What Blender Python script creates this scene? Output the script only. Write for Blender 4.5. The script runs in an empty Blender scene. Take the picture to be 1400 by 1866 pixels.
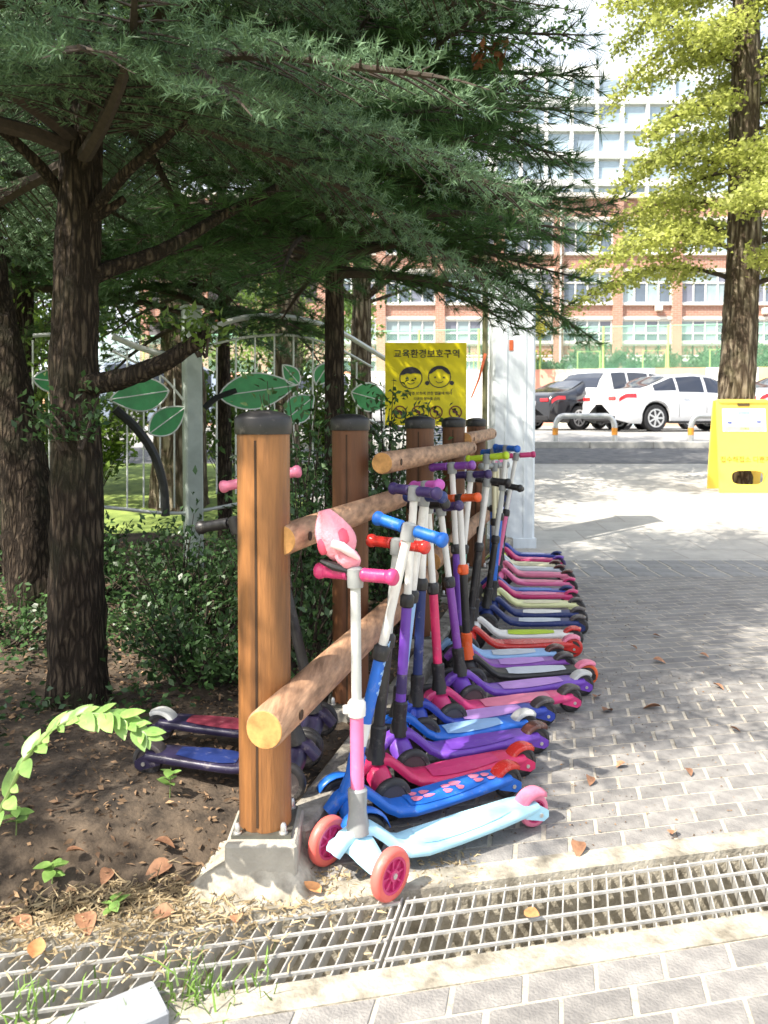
import bpy, math, random
import numpy as np
from mathutils import Vector, Matrix

R = math.radians
random.seed(7)
rng = np.random.default_rng(11)
SC = bpy.context.scene
COL = SC.collection

# ------------------------------------------------------------------ camera, sky, sun, exposure
CAM_H, F_PX, PP_X, PP_Y, PITCH = 1.11, 1400.0, 700.0, 809.0, R(2.0)
cd = bpy.data.cameras.new('camera')
cam = bpy.data.objects.new('camera', cd)
COL.objects.link(cam)
cam.location = (0, 0, CAM_H)
cam.rotation_euler = (R(90) - PITCH, 0, 0)
cd.lens = 36.0 * F_PX / 1866.0
cd.sensor_width = 36.0
cd.shift_y = -(933.0 - PP_Y) / 1866.0
cd.clip_start = 0.05
cd.clip_end = 600
cd.dof.use_dof = True
cd.dof.focus_distance = 2.5
cd.dof.aperture_fstop = 6.0
SC.camera = cam

SUN_EL, SUN_TO = 50.0, (0.80, 0.60)          # elevation, horizontal direction in which shadows fall
n_ = math.hypot(*SUN_TO)
SUN_TO = (SUN_TO[0] / n_, SUN_TO[1] / n_)
ld = bpy.data.lights.new('sun', 'SUN')
ld.energy = 4.2
ld.angle = R(0.55)
ld.color = (1.0, 0.93, 0.82)
sun = bpy.data.objects.new('sun', ld)
COL.objects.link(sun)
c_ = math.cos(R(SUN_EL))
sun_dir = Vector((SUN_TO[0] * c_, SUN_TO[1] * c_, -math.sin(R(SUN_EL))))
sun.rotation_euler = sun_dir.to_track_quat('-Z', 'Y').to_euler()
sun.location = (-6, -4, 12)

world = bpy.data.worlds.new('World')
SC.world = world
world.use_nodes = True
wn = world.node_tree.nodes
wn.clear()
sky = wn.new('ShaderNodeTexSky')
sky.sky_type = 'NISHITA'
sky.sun_disc = False
sky.sun_elevation = R(SUN_EL)
sky.sun_rotation = math.atan2(-SUN_TO[0], -SUN_TO[1])
sky.air_density = 1.0
sky.dust_density = 4.0
sky.ozone_density = 1.0
bg = wn.new('ShaderNodeBackground')
bg.inputs['Strength'].default_value = 0.148
wo = wn.new('ShaderNodeOutputWorld')
wl_ = world.node_tree.links
wtc = wn.new('ShaderNodeTexCoord')
wmp = wn.new('ShaderNodeMapping')
wmp.inputs['Scale'].default_value = (1.0, 1.0, 2.6)
wl_.new(wtc.outputs['Generated'], wmp.inputs['Vector'])
wnz = wn.new('ShaderNodeTexNoise')
wnz.inputs['Scale'].default_value = 2.2
wnz.inputs['Detail'].default_value = 9.0
wnz.inputs['Roughness'].default_value = 0.58
wl_.new(wmp.outputs[0], wnz.inputs['Vector'])
wrp = wn.new('ShaderNodeValToRGB')
wrp.color_ramp.elements[0].position = 0.36
wrp.color_ramp.elements[1].position = 0.60
wl_.new(wnz.outputs['Fac'], wrp.inputs['Fac'])
wmx = wn.new('ShaderNodeMixRGB')
wmx.inputs['Color2'].default_value = (4.6, 4.8, 5.1, 1)      # sunlit cloud
wl_.new(wrp.outputs['Color'], wmx.inputs['Fac'])
wl_.new(sky.outputs[0], wmx.inputs['Color1'])
wl_.new(wmx.outputs[0], bg.inputs[0])
world.node_tree.links.new(bg.outputs[0], wo.inputs[0])

SC.view_settings.view_transform = 'Standard'
SC.view_settings.look = 'None'
SC.view_settings.exposure = 1.35
SC.view_settings.gamma = 1.0
SC.view_settings.use_curve_mapping = False
SC.render.engine = 'CYCLES'
SC.cycles.max_bounces = 6
SC.cycles.transparent_max_bounces = 8
SC.cycles.use_denoising = True
SC.cycles.sample_clamp_indirect = 6.0


# ------------------------------------------------------------------ helpers: positions
def ray(px, py):
    x, y, z = (px - PP_X) / F_PX, 1.0, -(py - PP_Y) / F_PX
    c, s = math.cos(PITCH), math.sin(PITCH)
    return x, y * c + z * s, -y * s + z * c


def at(px, py, Y):
    """point at depth Y seen at a photo pixel"""
    x, y, z = ray(px, py)
    t = Y / y
    return Vector((x * t, Y, CAM_H + z * t))


def gp(px, py, z=0.0):
    """point on the level z seen at a photo pixel"""
    x, y, zz = ray(px, py)
    t = (z - CAM_H) / zz
    return Vector((x * t, y * t, z))


def gz(y):
    """height of the ground: level near the fence, then rising to the car park"""
    if y < 6.5:
        return 0.0
    if y < 18.0:
        return 0.065 * (y - 6.5)
    return 0.065 * 11.5


def fx(y):
    """x of the fence line at depth y"""
    return -0.292 + 0.278 * (y - 1.86)


# ------------------------------------------------------------------ helpers: materials
MATS = {}


def link(nt, a, b):
    nt.links.new(a, b)


def mat(name, col, rough=0.5, var=0.12, scale=20.0, bump=0.0, bscale=None, metal=0.0, spec=0.5, coat=0.0, col2=None,
        detail=6.0, stretch=None, rnd=0.0, island=0.0, trans=0.0, scratch=0.0, bdist=0.01):
    if name in MATS:
        return MATS[name]
    m = bpy.data.materials.new(name)
    m.use_nodes = True
    nt = m.node_tree
    p = nt.nodes['Principled BSDF']
    p.inputs['Roughness'].default_value = rough
    p.inputs['Metallic'].default_value = metal
    p.inputs['Specular IOR Level'].default_value = spec
    p.inputs['Coat Weight'].default_value = coat
    tc = nt.nodes.new('ShaderNodeTexCoord')
    vec = tc.outputs['Object']
    if stretch:
        mp = nt.nodes.new('ShaderNodeMapping')
        mp.inputs['Scale'].default_value = stretch
        link(nt, vec, mp.inputs['Vector'])
        vec = mp.outputs['Vector']
    nz = nt.nodes.new('ShaderNodeTexNoise')
    nz.inputs['Scale'].default_value = scale
    nz.inputs['Detail'].default_value = detail
    nz.inputs['Roughness'].default_value = 0.62
    link(nt, vec, nz.inputs['Vector'])
    rp = nt.nodes.new('ShaderNodeValToRGB')
    rp.color_ramp.elements[0].position = 0.32
    rp.color_ramp.elements[1].position = 0.68
    a = tuple(max(0.0, c * (1 - var)) for c in col[:3]) + (1,)
    b = tuple(min(1.0, c * (1 + var)) for c in (col2 or col)[:3]) + (1,)
    rp.color_ramp.elements[0].color = a
    rp.color_ramp.elements[1].color = b
    link(nt, nz.outputs['Fac'], rp.inputs['Fac'])
    out = rp.outputs['Color']
    if rnd or island:
        hs = nt.nodes.new('ShaderNodeHueSaturation')
        if island:
            src = nt.nodes.new('ShaderNodeNewGeometry').outputs['Random Per Island']
        else:
            src = nt.nodes.new('ShaderNodeObjectInfo').outputs['Random']
        mr = nt.nodes.new('ShaderNodeMapRange')
        amt = rnd or island
        mr.inputs['To Min'].default_value = 1 - amt
        mr.inputs['To Max'].default_value = 1 + amt
        link(nt, src, mr.inputs['Value'])
        link(nt, mr.outputs[0], hs.inputs['Value'])
        link(nt, out, hs.inputs['Color'])
        out = hs.outputs['Color']
    if scratch:
        # scuffs and dust: pale, irregular, with a shape of their own
        n2 = nt.nodes.new('ShaderNodeTexNoise')
        n2.inputs['Scale'].default_value = 28.0
        n2.inputs['Detail'].default_value = 9.0
        n2.inputs['Roughness'].default_value = 0.75
        link(nt, tc.outputs['Object'], n2.inputs['Vector'])
        r2 = nt.nodes.new('ShaderNodeValToRGB')
        r2.color_ramp.elements[0].position = 0.56
        r2.color_ramp.elements[1].position = 0.74
        r2.color_ramp.elements[0].color = (0, 0, 0, 1)
        r2.color_ramp.elements[1].color = (scratch, scratch, scratch, 1)
        link(nt, n2.outputs['Fac'], r2.inputs['Fac'])
        mx = nt.nodes.new('ShaderNodeMixRGB')
        mx.inputs['Color2'].default_value = (0.42, 0.38, 0.33, 1)
        link(nt, r2.outputs['Color'], mx.inputs['Fac'])
        link(nt, out, mx.inputs['Color1'])
        out = mx.outputs['Color']
        rr = nt.nodes.new('ShaderNodeMapRange')
        rr.inputs['To Min'].default_value = rough
        rr.inputs['To Max'].default_value = min(1.0, rough + 0.4)
        link(nt, r2.outputs['Color'], rr.inputs['Value'])
        link(nt, rr.outputs[0], p.inputs['Roughness'])
    link(nt, out, p.inputs['Base Color'])
    if bump:
        nb = nt.nodes.new('ShaderNodeTexNoise')
        nb.inputs['Scale'].default_value = bscale or scale * 2
        nb.inputs['Detail'].default_value = 8.0
        link(nt, vec, nb.inputs['Vector'])
        bp = nt.nodes.new('ShaderNodeBump')
        bp.inputs['Strength'].default_value = bump
        bp.inputs['Distance'].default_value = bdist
        link(nt, nb.outputs['Fac'], bp.inputs['Height'])
        link(nt, bp.outputs[0], p.inputs['Normal'])
    if trans:
        tl = nt.nodes.new('ShaderNodeBsdfTranslucent')
        link(nt, out, tl.inputs['Color'])
        ms = nt.nodes.new('ShaderNodeMixShader')
        ms.inputs[0].default_value = trans
        link(nt, p.outputs[0], ms.inputs[1])
        link(nt, tl.outputs[0], ms.inputs[2])
        link(nt, ms.outputs[0], nt.nodes['Material Output'].inputs['Surface'])
    MATS[name] = m
    return m


def srgb(h):
    v = [int(h[i:i + 2], 16) / 255 for i in (0, 2, 4)]
    return tuple(c / 12.92 if c <= 0.04045 else ((c + 0.055) / 1.055) ** 2.4 for c in v)


def glass_mat(name, col, rough=0.08):
    return mat(name, col, rough=rough, var=0.25, scale=0.6, spec=0.8)


def plastic(name, h, rough=0.38, scratch=0.55):
    return mat('plastic_' + name, srgb(h), rough=rough, var=0.1, scale=14, bump=0.05, bscale=160, scratch=scratch)


# ------------------------------------------------------------------ helpers: meshes
class MB:
    def __init__(self):
        self.v, self.f = [], []

    def add(self, vs, fs):
        o = len(self.v)
        self.v += [tuple(p) for p in vs]
        self.f += [tuple(i + o for i in q) for q in fs]
        return self

    def box(self, c, s, rot=None, taper=1.0, bev=0.0):
        x, y, z = (k / 2 for k in s)
        vs = []
        if bev > 0:
            b = min(bev, x * .9, y * .9, z * .9)
            for zz, ins in ((-z, b), (-z + b, 0), (z - b, 0), (z, b)):
                tp = taper if zz > 0 else 1.0
                xx, yy = (x - ins) * tp, (y - ins) * tp
                bb = b
                vs += [(-xx + bb, -yy, zz), (xx - bb, -yy, zz), (xx, -yy + bb, zz), (xx, yy - bb, zz),
                       (xx - bb, yy, zz), (-xx + bb, yy, zz), (-xx, yy - bb, zz), (-xx, -yy + bb, zz)]
            fs = [tuple(range(7, -1, -1)), tuple(range(24, 32))]
            for l in range(3):
                for k in range(8):
                    a, b2 = l * 8 + k, l * 8 + (k + 1) % 8
                    fs.append((a, b2, b2 + 8, a + 8))
        else:
            for zz in (-z, z):
                tp = taper if zz > 0 else 1.0
                vs += [(-x * tp, -y * tp, zz), (x * tp, -y * tp, zz), (x * tp, y * tp, zz), (-x * tp, y * tp, zz)]
            fs = [(3, 2, 1, 0), (4, 5, 6, 7), (0, 1, 5, 4), (1, 2, 6, 5), (2, 3, 7, 6), (3, 0, 4, 7)]
        M = rot if rot is not None else Matrix.Identity(3)
        c = Vector(c)
        return self.add([M @ Vector(p) + c for p in vs], fs)

    def tube(self, pts, rad, n=10, cap=True, ell=1.0, up=None):
        pts = [Vector(p) for p in pts]
        if not hasattr(rad, '__len__'):
            rad = [rad] * len(pts)
        vs, fs = [], []
        prev = None
        for i, p in enumerate(pts):
            d = (pts[min(i + 1, len(pts) - 1)] - pts[max(i - 1, 0)]).normalized()
            if prev is None:
                u = Vector(up) if up else (Vector((0, 0, 1)) if abs(d.z) < 0.9 else Vector((1, 0, 0)))
            else:
                u = prev
            a = (u - d * u.dot(d)).normalized()
            b = d.cross(a)
            prev = a
            for k in range(n):
                t = 2 * math.pi * k / n
                vs.append(p + a * (math.cos(t) * rad[i]) + b * (math.sin(t) * rad[i] * ell))
        for i in range(len(pts) - 1):
            for k in range(n):
                q = i * n + k
                q2 = i * n + (k + 1) % n
                fs.append((q, q2, q2 + n, q + n))
        if cap:
            fs.append(tuple(range(n - 1, -1, -1)))
            fs.append(tuple(range((len(pts) - 1) * n, len(pts) * n)))
        return self.add(vs, fs)

    def lathe(self, prof, n=20, M=None):
        """prof: (radius, height) pairs, turned about local z"""
        vs, fs = [], []
        for r, z in prof:
            for k in range(n):
                t = 2 * math.pi * k / n
                vs.append(Vector((math.cos(t) * r, math.sin(t) * r, z)))
        m = len(prof)
        for i in range(m - 1):
            for k in range(n):
                a, b = i * n + k, i * n + (k + 1) % n
                fs.append((a, b, b + n, a + n))
        if prof[0][0] > 1e-5:
            fs.append(tuple(range(n - 1, -1, -1)))
        if prof[-1][0] > 1e-5:
            fs.append(tuple(range((m - 1) * n, m * n)))
        if M is not None:
            vs = [M @ p for p in vs]
        return self.add(vs, fs)

    def prism(self, poly, t, M=None):
        """poly in local xy, thickness t along local z (0..t)"""
        n = len(poly)
        vs = [Vector((x, y, 0)) for x, y in poly] + [Vector((x, y, t)) for x, y in poly]
        fs = [tuple(range(n - 1, -1, -1)), tuple(range(n, 2 * n))]
        for k in range(n):
            fs.append((k, (k + 1) % n, (k + 1) % n + n, k + n))
        if M is not None:
            vs = [M @ p for p in vs]
        return self.add(vs, fs)

    def ball(self, c, r, n=10, m=7, M=None, lump=0.0, seed=0):
        rr = random.Random(seed)
        vs, fs = [], []
        for i in range(m + 1):
            th = math.pi * i / m
            for k in range(n):
                ph = 2 * math.pi * k / n
                q = 1 + (rr.uniform(-lump, lump) if 0 < i < m else 0)
                p = Vector((math.sin(th) * math.cos(ph) * r[0], math.sin(th) * math.sin(ph) * r[1], math.cos(th) * r[2])) * q
                vs.append((M @ p if M is not None else p) + Vector(c))
        for i in range(m):
            for k in range(n):
                a, b = i * n + k, i * n + (k + 1) % n
                fs.append((a, a + n, b + n, b))
        return self.add(vs, fs)

    def xf(self, M):
        self.v = [tuple(M @ Vector(p)) for p in self.v]
        return self

    def data(self, name, m, smooth=False, angle=40):
        me = bpy.data.meshes.new(name)
        me.from_pydata(self.v, [], self.f)
        if m is not None:
            me.materials.append(m)
        if smooth:
            me.polygons.foreach_set('use_smooth', [True] * len(me.polygons))
            me.update()
            me.set_sharp_from_angle(angle=R(angle))
        me.update()
        return me

    def build(self, name, m, parent=None, smooth=False, angle=40, sub=0):
        return obj(name, self.data(name, m, smooth, angle), parent, sub)


def obj(name, me, parent=None, sub=0, loc=None, rz=None):
    o = bpy.data.objects.new(name, me)
    COL.objects.link(o)
    if parent is not None:
        o.parent = parent
    if loc is not None:
        o.location = loc
    if rz is not None:
        o.rotation_euler = (0, 0, rz)
    if sub:
        s = o.modifiers.new('subdivision', 'SUBSURF')
        s.levels = s.render_levels = sub
    return o


def empty(name, loc=(0, 0, 0), rz=0.0):
    o = bpy.data.objects.new(name, None)
    COL.objects.link(o)
    o.location = loc
    o.rotation_euler = (0, 0, rz)
    o.empty_display_size = 0.1
    return o


def tag(o, label=None, cat=None, group=None, kind=None):
    if label:
        o['label'] = label
    if cat:
        o['category'] = cat
    if group:
        o['group'] = group
    if kind:
        o['kind'] = kind
    return o


def struct(o, label=None):
    o['kind'] = 'structure'
    if label:
        o['label'] = label
    return o


def np_mesh(name, V, Fs, m):
    """V (N,3); Fs (M,3) or (M,4)"""
    V = np.asarray(V, dtype=np.float32)
    Fs = np.asarray(Fs, dtype=np.int32)
    k = Fs.shape[1]
    me = bpy.data.meshes.new(name)
    me.vertices.add(len(V))
    me.vertices.foreach_set('co', V.ravel())
    me.loops.add(Fs.size)
    me.loops.foreach_set('vertex_index', Fs.ravel())
    me.polygons.add(len(Fs))
    me.polygons.foreach_set('loop_start', np.arange(0, Fs.size, k, dtype=np.int32))
    me.update(calc_edges=True)
    me.validate()
    if m is not None:
        me.materials.append(m)
    return me


def unit(a):
    return a / np.maximum(np.linalg.norm(a, axis=1, keepdims=True), 1e-9)


def rand_unit(n):
    return unit(rng.normal(size=(n, 3)))


def leaves_np(P, D, L, W, fold=0.15, fan=False):
    """kite-shaped leaves: P bases, D directions, L lengths, W widths -> V, quads"""
    n = len(P)
    Nn = rand_unit(n)
    Nn[:, 2] = np.abs(Nn[:, 2]) + 0.5
    S = unit(np.cross(D, Nn))
    Nn = np.cross(S, D)
    L = np.broadcast_to(np.asarray(L, dtype=float).reshape(-1, 1), (n, 1))
    W = np.broadcast_to(np.asarray(W, dtype=float).reshape(-1, 1), (n, 1))
    k = 0.8 if fan else 0.42
    V = np.empty((n, 4, 3))
    V[:, 0] = P
    V[:, 1] = P + D * L * k + S * W * .5 + Nn * L * fold
    V[:, 2] = P + D * L * (0.88 if fan else 1.0)
    V[:, 3] = P + D * L * k - S * W * .5 + Nn * L * fold
    return V.reshape(-1, 3), np.arange(4 * n).reshape(n, 4)


def needles_np(P, D, L, W):
    n = len(P)
    S = unit(np.cross(D, rand_unit(n)))
    L = np.broadcast_to(np.asarray(L, dtype=float).reshape(-1, 1), (n, 1))
    V = np.empty((n, 3, 3))
    V[:, 0] = P + S * W * .5
    V[:, 1] = P - S * W * .5
    V[:, 2] = P + D * L
    return V.reshape(-1, 3), np.arange(3 * n).reshape(n, 3)


def bark_tube(pts, rad, n=16, seed=0, rough=0.085, seg=None):
    """a trunk or limb: resampled tube with uneven radius"""
    rr = random.Random(seed)
    P = [Vector(p) for p in pts]
    out, ro = [], []
    seg = seg or 9
    for i in range(len(P) - 1):
        for k in range(seg):
            t = k / seg
            p0, p1, p2, p3 = P[max(i - 1, 0)], P[i], P[i + 1], P[min(i + 2, len(P) - 1)]
            q = 0.5 * ((2 * p1) + (p2 - p0) * t + (2 * p0 - 5 * p1 + 4 * p2 - p3) * t * t + (3 * p1 - p0 - 3 * p2 + p3) * t ** 3)
            out.append(q)
            ro.append(rad[i] * (1 - t) + rad[i + 1] * t)
    out.append(P[-1])
    ro.append(rad[-1])
    b = MB().tube(out, ro, n=n)
    v2 = []
    ph = [rr.uniform(0, 6.28) for _ in range(4)]
    for i, p in enumerate(b.v):
        ring = min(i // n, len(out) - 1)
        c = out[ring]
        k = i % n
        a = 2 * math.pi * k / n
        w = 1 + rough * (math.sin(3 * a + ph[0] + ring * .3) * .6 + math.sin(5 * a + ph[1] - ring * .45) * .6 + rr.uniform(-.7, .7))
        v2.append(tuple(c + (Vector(p) - c) * w))
    b.v = v2
    return b


# ------------------------------------------------------------------ shared materials
def bark_mat(name, base, ridge, crack, sc, bdist, moss=(.05, .055, .03)):
    m = bpy.data.materials.new(name)
    m.use_nodes = True
    nt = m.node_tree
    p = nt.nodes['Principled BSDF']
    p.inputs['Roughness'].default_value = 0.95
    p.inputs['Specular IOR Level'].default_value = 0.2
    tc = nt.nodes.new('ShaderNodeTexCoord')
    mp = nt.nodes.new('ShaderNodeMapping')
    mp.inputs['Scale'].default_value = sc
    link(nt, tc.outputs['Object'], mp.inputs['Vector'])
    n0 = nt.nodes.new('ShaderNodeTexNoise')
    n0.inputs['Scale'].default_value = 1.3
    n0.inputs['Detail'].default_value = 5.0
    link(nt, mp.outputs[0], n0.inputs['Vector'])
    va = nt.nodes.new('ShaderNodeVectorMath')
    va.operation = 'MULTIPLY_ADD'
    va.inputs[1].default_value = (1.1, 1.1, 1.1)
    link(nt, n0.outputs['Color'], va.inputs[0])
    link(nt, mp.outputs[0], va.inputs[2])
    vo = nt.nodes.new('ShaderNodeTexVoronoi')
    vo.feature = 'DISTANCE_TO_EDGE'
    vo.inputs['Scale'].default_value = 1.0
    link(nt, va.outputs[0], vo.inputs['Vector'])
    n1 = nt.nodes.new('ShaderNodeTexNoise')
    n1.inputs['Scale'].default_value = 3.5
    n1.inputs['Detail'].default_value = 10.0
    n1.inputs['Roughness'].default_value = 0.75
    link(nt, mp.outputs[0], n1.inputs['Vector'])
    hm = nt.nodes.new('ShaderNodeMath')
    hm.operation = 'MULTIPLY_ADD'
    hm.inputs[1].default_value = 0.75
    link(nt, n1.outputs['Fac'], hm.inputs[0])
    mr = nt.nodes.new('ShaderNodeMapRange')
    mr.inputs['From Max'].default_value = 0.32
    link(nt, vo.outputs['Distance'], mr.inputs['Value'])
    link(nt, mr.outputs[0], hm.inputs[2])
    rp = nt.nodes.new('ShaderNodeValToRGB')
    e = rp.color_ramp.elements
    e[0].position, e[0].color = 0.30, (*crack, 1)
    e[1].position, e[1].color = 1.45 / 1.75, (*ridge, 1)
    m1 = e.new(0.55)
    m1.color = (*base, 1)
    hd = nt.nodes.new('ShaderNodeMath')
    hd.operation = 'DIVIDE'
    hd.inputs[1].default_value = 1.75
    link(nt, hm.outputs[0], hd.inputs[0])
    link(nt, hd.outputs[0], rp.inputs['Fac'])
    n2 = nt.nodes.new('ShaderNodeTexNoise')
    n2.inputs['Scale'].default_value = 4.0
    n2.inputs['Detail'].default_value = 6.0
    link(nt, tc.outputs['Object'], n2.inputs['Vector'])
    r2 = nt.nodes.new('ShaderNodeValToRGB')
    r2.color_ramp.elements[0].position = 0.52
    r2.color_ramp.elements[1].position = 0.68
    link(nt, n2.outputs['Fac'], r2.inputs['Fac'])
    mx = nt.nodes.new('ShaderNodeMixRGB')
    mx.inputs['Color2'].default_value = (*moss, 1)
    mm = nt.nodes.new('ShaderNodeMath')
    mm.operation = 'MULTIPLY'
    mm.inputs[1].default_value = 0.55
    link(nt, r2.outputs['Color'], mm.inputs[0])
    link(nt, mm.outputs[0], mx.inputs['Fac'])
    link(nt, rp.outputs['Color'], mx.inputs['Color1'])
    link(nt, mx.outputs[0], p.inputs['Base Color'])
    bp = nt.nodes.new('ShaderNodeBump')
    bp.inputs['Strength'].default_value = 1.0
    bp.inputs['Distance'].default_value = bdist
    link(nt, hm.outputs[0], bp.inputs['Height'])
    link(nt, bp.outputs[0], p.inputs['Normal'])
    return m


M_BARK = bark_mat('bark_fir', (0.055, 0.040, 0.029), (0.115, 0.088, 0.062), (0.026, 0.019, 0.014), (46, 46, 9), .016)
M_BARK2 = bark_mat('bark_rough', (0.19, 0.15, 0.105), (0.34, 0.285, 0.21), (0.07, 0.05, 0.034), (15, 15, 2.4), .035, moss=(.12, .11, .06))
M_TWIG = mat('twig_bark', (0.045, 0.033, 0.024), rough=0.95, var=0.3, scale=40)
M_FIR = mat('fir_needles', (0.07, 0.135, 0.058), rough=0.5, spec=0.18, var=0.25, scale=2.0, island=0.35, col2=(0.135, 0.215, 0.12), trans=0.15)
M_PINE = mat('pine_needles', (0.036, 0.088, 0.026), rough=0.55, spec=0.15, var=0.25, scale=2.0, island=0.4, col2=(0.07, 0.14, 0.045), trans=0.15)
M_GINKGO = mat('ginkgo_leaves', (0.34, 0.39, 0.08), rough=0.55, var=0.2, scale=1.2, island=0.3, col2=(0.46, 0.49, 0.13), trans=0.5)
M_BROAD = mat('broad_leaves', (0.055, 0.13, 0.025), rough=0.5, var=0.3, scale=1.0, island=0.4, col2=(0.10, 0.19, 0.03), trans=0.35)
M_SHRUB = mat('shrub_leaves', (0.035, 0.085, 0.028), rough=0.42, var=0.3, scale=3.0, island=0.45, col2=(0.065, 0.13, 0.04), trans=0.25)
M_CONC = mat('concrete', (0.36, 0.34, 0.29), rough=0.9, var=0.2, scale=9, bump=0.35, bscale=70)
M_CONC2 = mat('concrete_drain', (0.265, 0.235, 0.18), rough=0.95, var=0.35, scale=14, bump=0.5, bscale=90, col2=(0.37, 0.345, 0.285))
M_STEEL = mat('galvanised_steel', (0.46, 0.45, 0.42), rough=0.55, var=0.22, scale=40, metal=0.3, bump=0.1)
M_BLACK = mat('black_plastic', (0.018, 0.017, 0.018), rough=0.45, var=0.3, scale=25, scratch=0.3)
M_RUBBER = mat('dark_wheel', (0.022, 0.021, 0.022), rough=0.55, var=0.3, scale=30, scratch=0.45)

# ------------------------------------------------------------------ ground and paving
U = Vector((math.cos(R(11.8)), math.sin(R(11.8)), 0))        # direction along the drain
V_ = Vector((-U.y, U.x, 0))                                  # across it, away from the camera
D0 = gp(720, 1760)                                           # a point of the drain's near edge
DW = 0.225                                                   # drain width


def uv(u, v, z=0.0):
    p = D0 + U * u + V_ * v
    return Vector((p.x, p.y, z))


def to_uv(p):
    d = Vector((p[0], p[1], 0)) - Vector((D0.x, D0.y, 0))
    return d.dot(U), d.dot(V_)


def sheet(xs, ys, zf):
    b = MB()
    vs = [(x, y, zf(x, y)) for y in ys for x in xs]
    nx = len(xs)
    fs = [(j * nx + i, j * nx + i + 1, (j + 1) * nx + i + 1, (j + 1) * nx + i) for j in range(len(ys) - 1) for i in range(nx - 1)]
    return b.add(vs, fs)


def frange(a, b, n):
    return [a + (b - a) * i / (n - 1) for i in range(n)]


m_ground = mat('ground_earth', (0.15, 0.16, 0.085), rough=1.0, var=0.4, scale=1.5, col2=(0.22, 0.24, 0.10))
gr_ = sheet([-150, -40, -12, -4, 0, 4, 12, 40, 150], [-30, -4, 1, 4, 5, 6.5, 8, 10, 12, 14, 16, 18, 22, 30, 60, 300],
            lambda x, y: gz(y) - (0.34 if y < 4.5 else 0.03)).build('ground', m_ground)
struct(gr_)


def brick_mat(name, c1, c2, cm, bw, bh, mortar, rot=0.0, bump=0.4, sc=1.0, var=0.25):
    m = bpy.data.materials.new(name)
    m.use_nodes = True
    nt = m.node_tree
    p = nt.nodes['Principled BSDF']
    p.inputs['Roughness'].default_value = 0.9
    tc = nt.nodes.new('ShaderNodeTexCoord')
    mp = nt.nodes.new('ShaderNodeMapping')
    mp.inputs['Rotation'].default_value = rot if hasattr(rot, '__len__') else (0, 0, rot)
    link(nt, tc.outputs['Object'], mp.inputs['Vector'])
    bk = nt.nodes.new('ShaderNodeTexBrick')
    bk.inputs['Scale'].default_value = sc
    bk.inputs['Brick Width'].default_value = bw
    bk.inputs['Row Height'].default_value = bh
    bk.inputs['Mortar Size'].default_value = mortar
    bk.inputs['Mortar Smooth'].default_value = 0.3
    bk.inputs['Color1'].default_value = (*c1, 1)
    bk.inputs['Color2'].default_value = (*c2, 1)
    bk.inputs['Mortar'].default_value = (*cm, 1)
    link(nt, mp.outputs[0], bk.inputs['Vector'])
    nz = nt.nodes.new('ShaderNodeTexNoise')
    nz.inputs['Scale'].default_value = 5.0
    nz.inputs['Detail'].default_value = 10.0
    nz.inputs['Roughness'].default_value = 0.7
    link(nt, tc.outputs['Object'], nz.inputs['Vector'])
    mr = nt.nodes.new('ShaderNodeMapRange')
    mr.inputs['From Min'].default_value = 0.3
    mr.inputs['From Max'].default_value = 0.7
    mr.inputs['To Min'].default_value = 1 - var
    mr.inputs['To Max'].default_value = 1 + var
    link(nt, nz.outputs['Fac'], mr.inputs['Value'])
    hs = nt.nodes.new('ShaderNodeHueSaturation')
    link(nt, mr.outputs[0], hs.inputs['Value'])
    link(nt, bk.outputs['Color'], hs.inputs['Color'])
    link(nt, hs.outputs[0], p.inputs['Base Color'])
    bp = nt.nodes.new('ShaderNodeBump')
    bp.inputs['Strength'].default_value = bump
    bp.inputs['Distance'].default_value = 0.006
    bp.invert = True
    link(nt, bk.outputs['Fac'], bp.inputs['Height'])
    link(nt, bp.outputs[0], p.inputs['Normal'])
    return m


m_sand = mat('joint_sand', (0.43, 0.39, 0.32), rough=1.0, var=0.25, scale=30, bump=0.5, bscale=200)
m_paver = mat('paver_concrete', (0.19, 0.182, 0.176), rough=0.9, var=0.2, scale=16, bump=0.5, bscale=170, rnd=0.14, col2=(0.235, 0.225, 0.21))

# paving bed, in two pieces on either side of the drain
KOFF = 0.105        # path-side face of the kerb lies this far from the fence line


def kx(y):
    return fx(y) + KOFF


pv = MB()
a0, a1 = uv(-2.2, DW + .06, -.0016), uv(3.2, DW + .06, -.0016)
b1, b0 = Vector((4.2, 3.4, -.0016)), Vector((kx(3.4) - .05, 3.4, -.0016))
pv.add([uv(-.55, DW + .05, -.0016), a1, b1, b0], [(0, 1, 2, 3)])
pv.add([uv(-2.2, -1.6, -.0016), uv(3.2, -1.6, -.0016), uv(3.2, -.06, -.0016), uv(-2.2, -.06, -.0016)], [(0, 1, 2, 3)])
pavement = struct(pv.build('pavement', m_sand))

# bricks of the pavement
PL, PWD, JL, JW = 0.150, 0.072, 0.012, 0.0065
SKEW = math.tan(R(24))          # the joints run with the fence, not square to the drain


def paver_shape(c, rot):
    b = MB().box((0, 0, 0), (PL - JL, PWD - JW, 0.04), bev=0.0014)
    return b.xf(Matrix(((1, SKEW, 0), (0, 1, 0), (0, 0, 1)))).xf(Matrix.Translation(c) @ rot.to_4x4())


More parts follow.
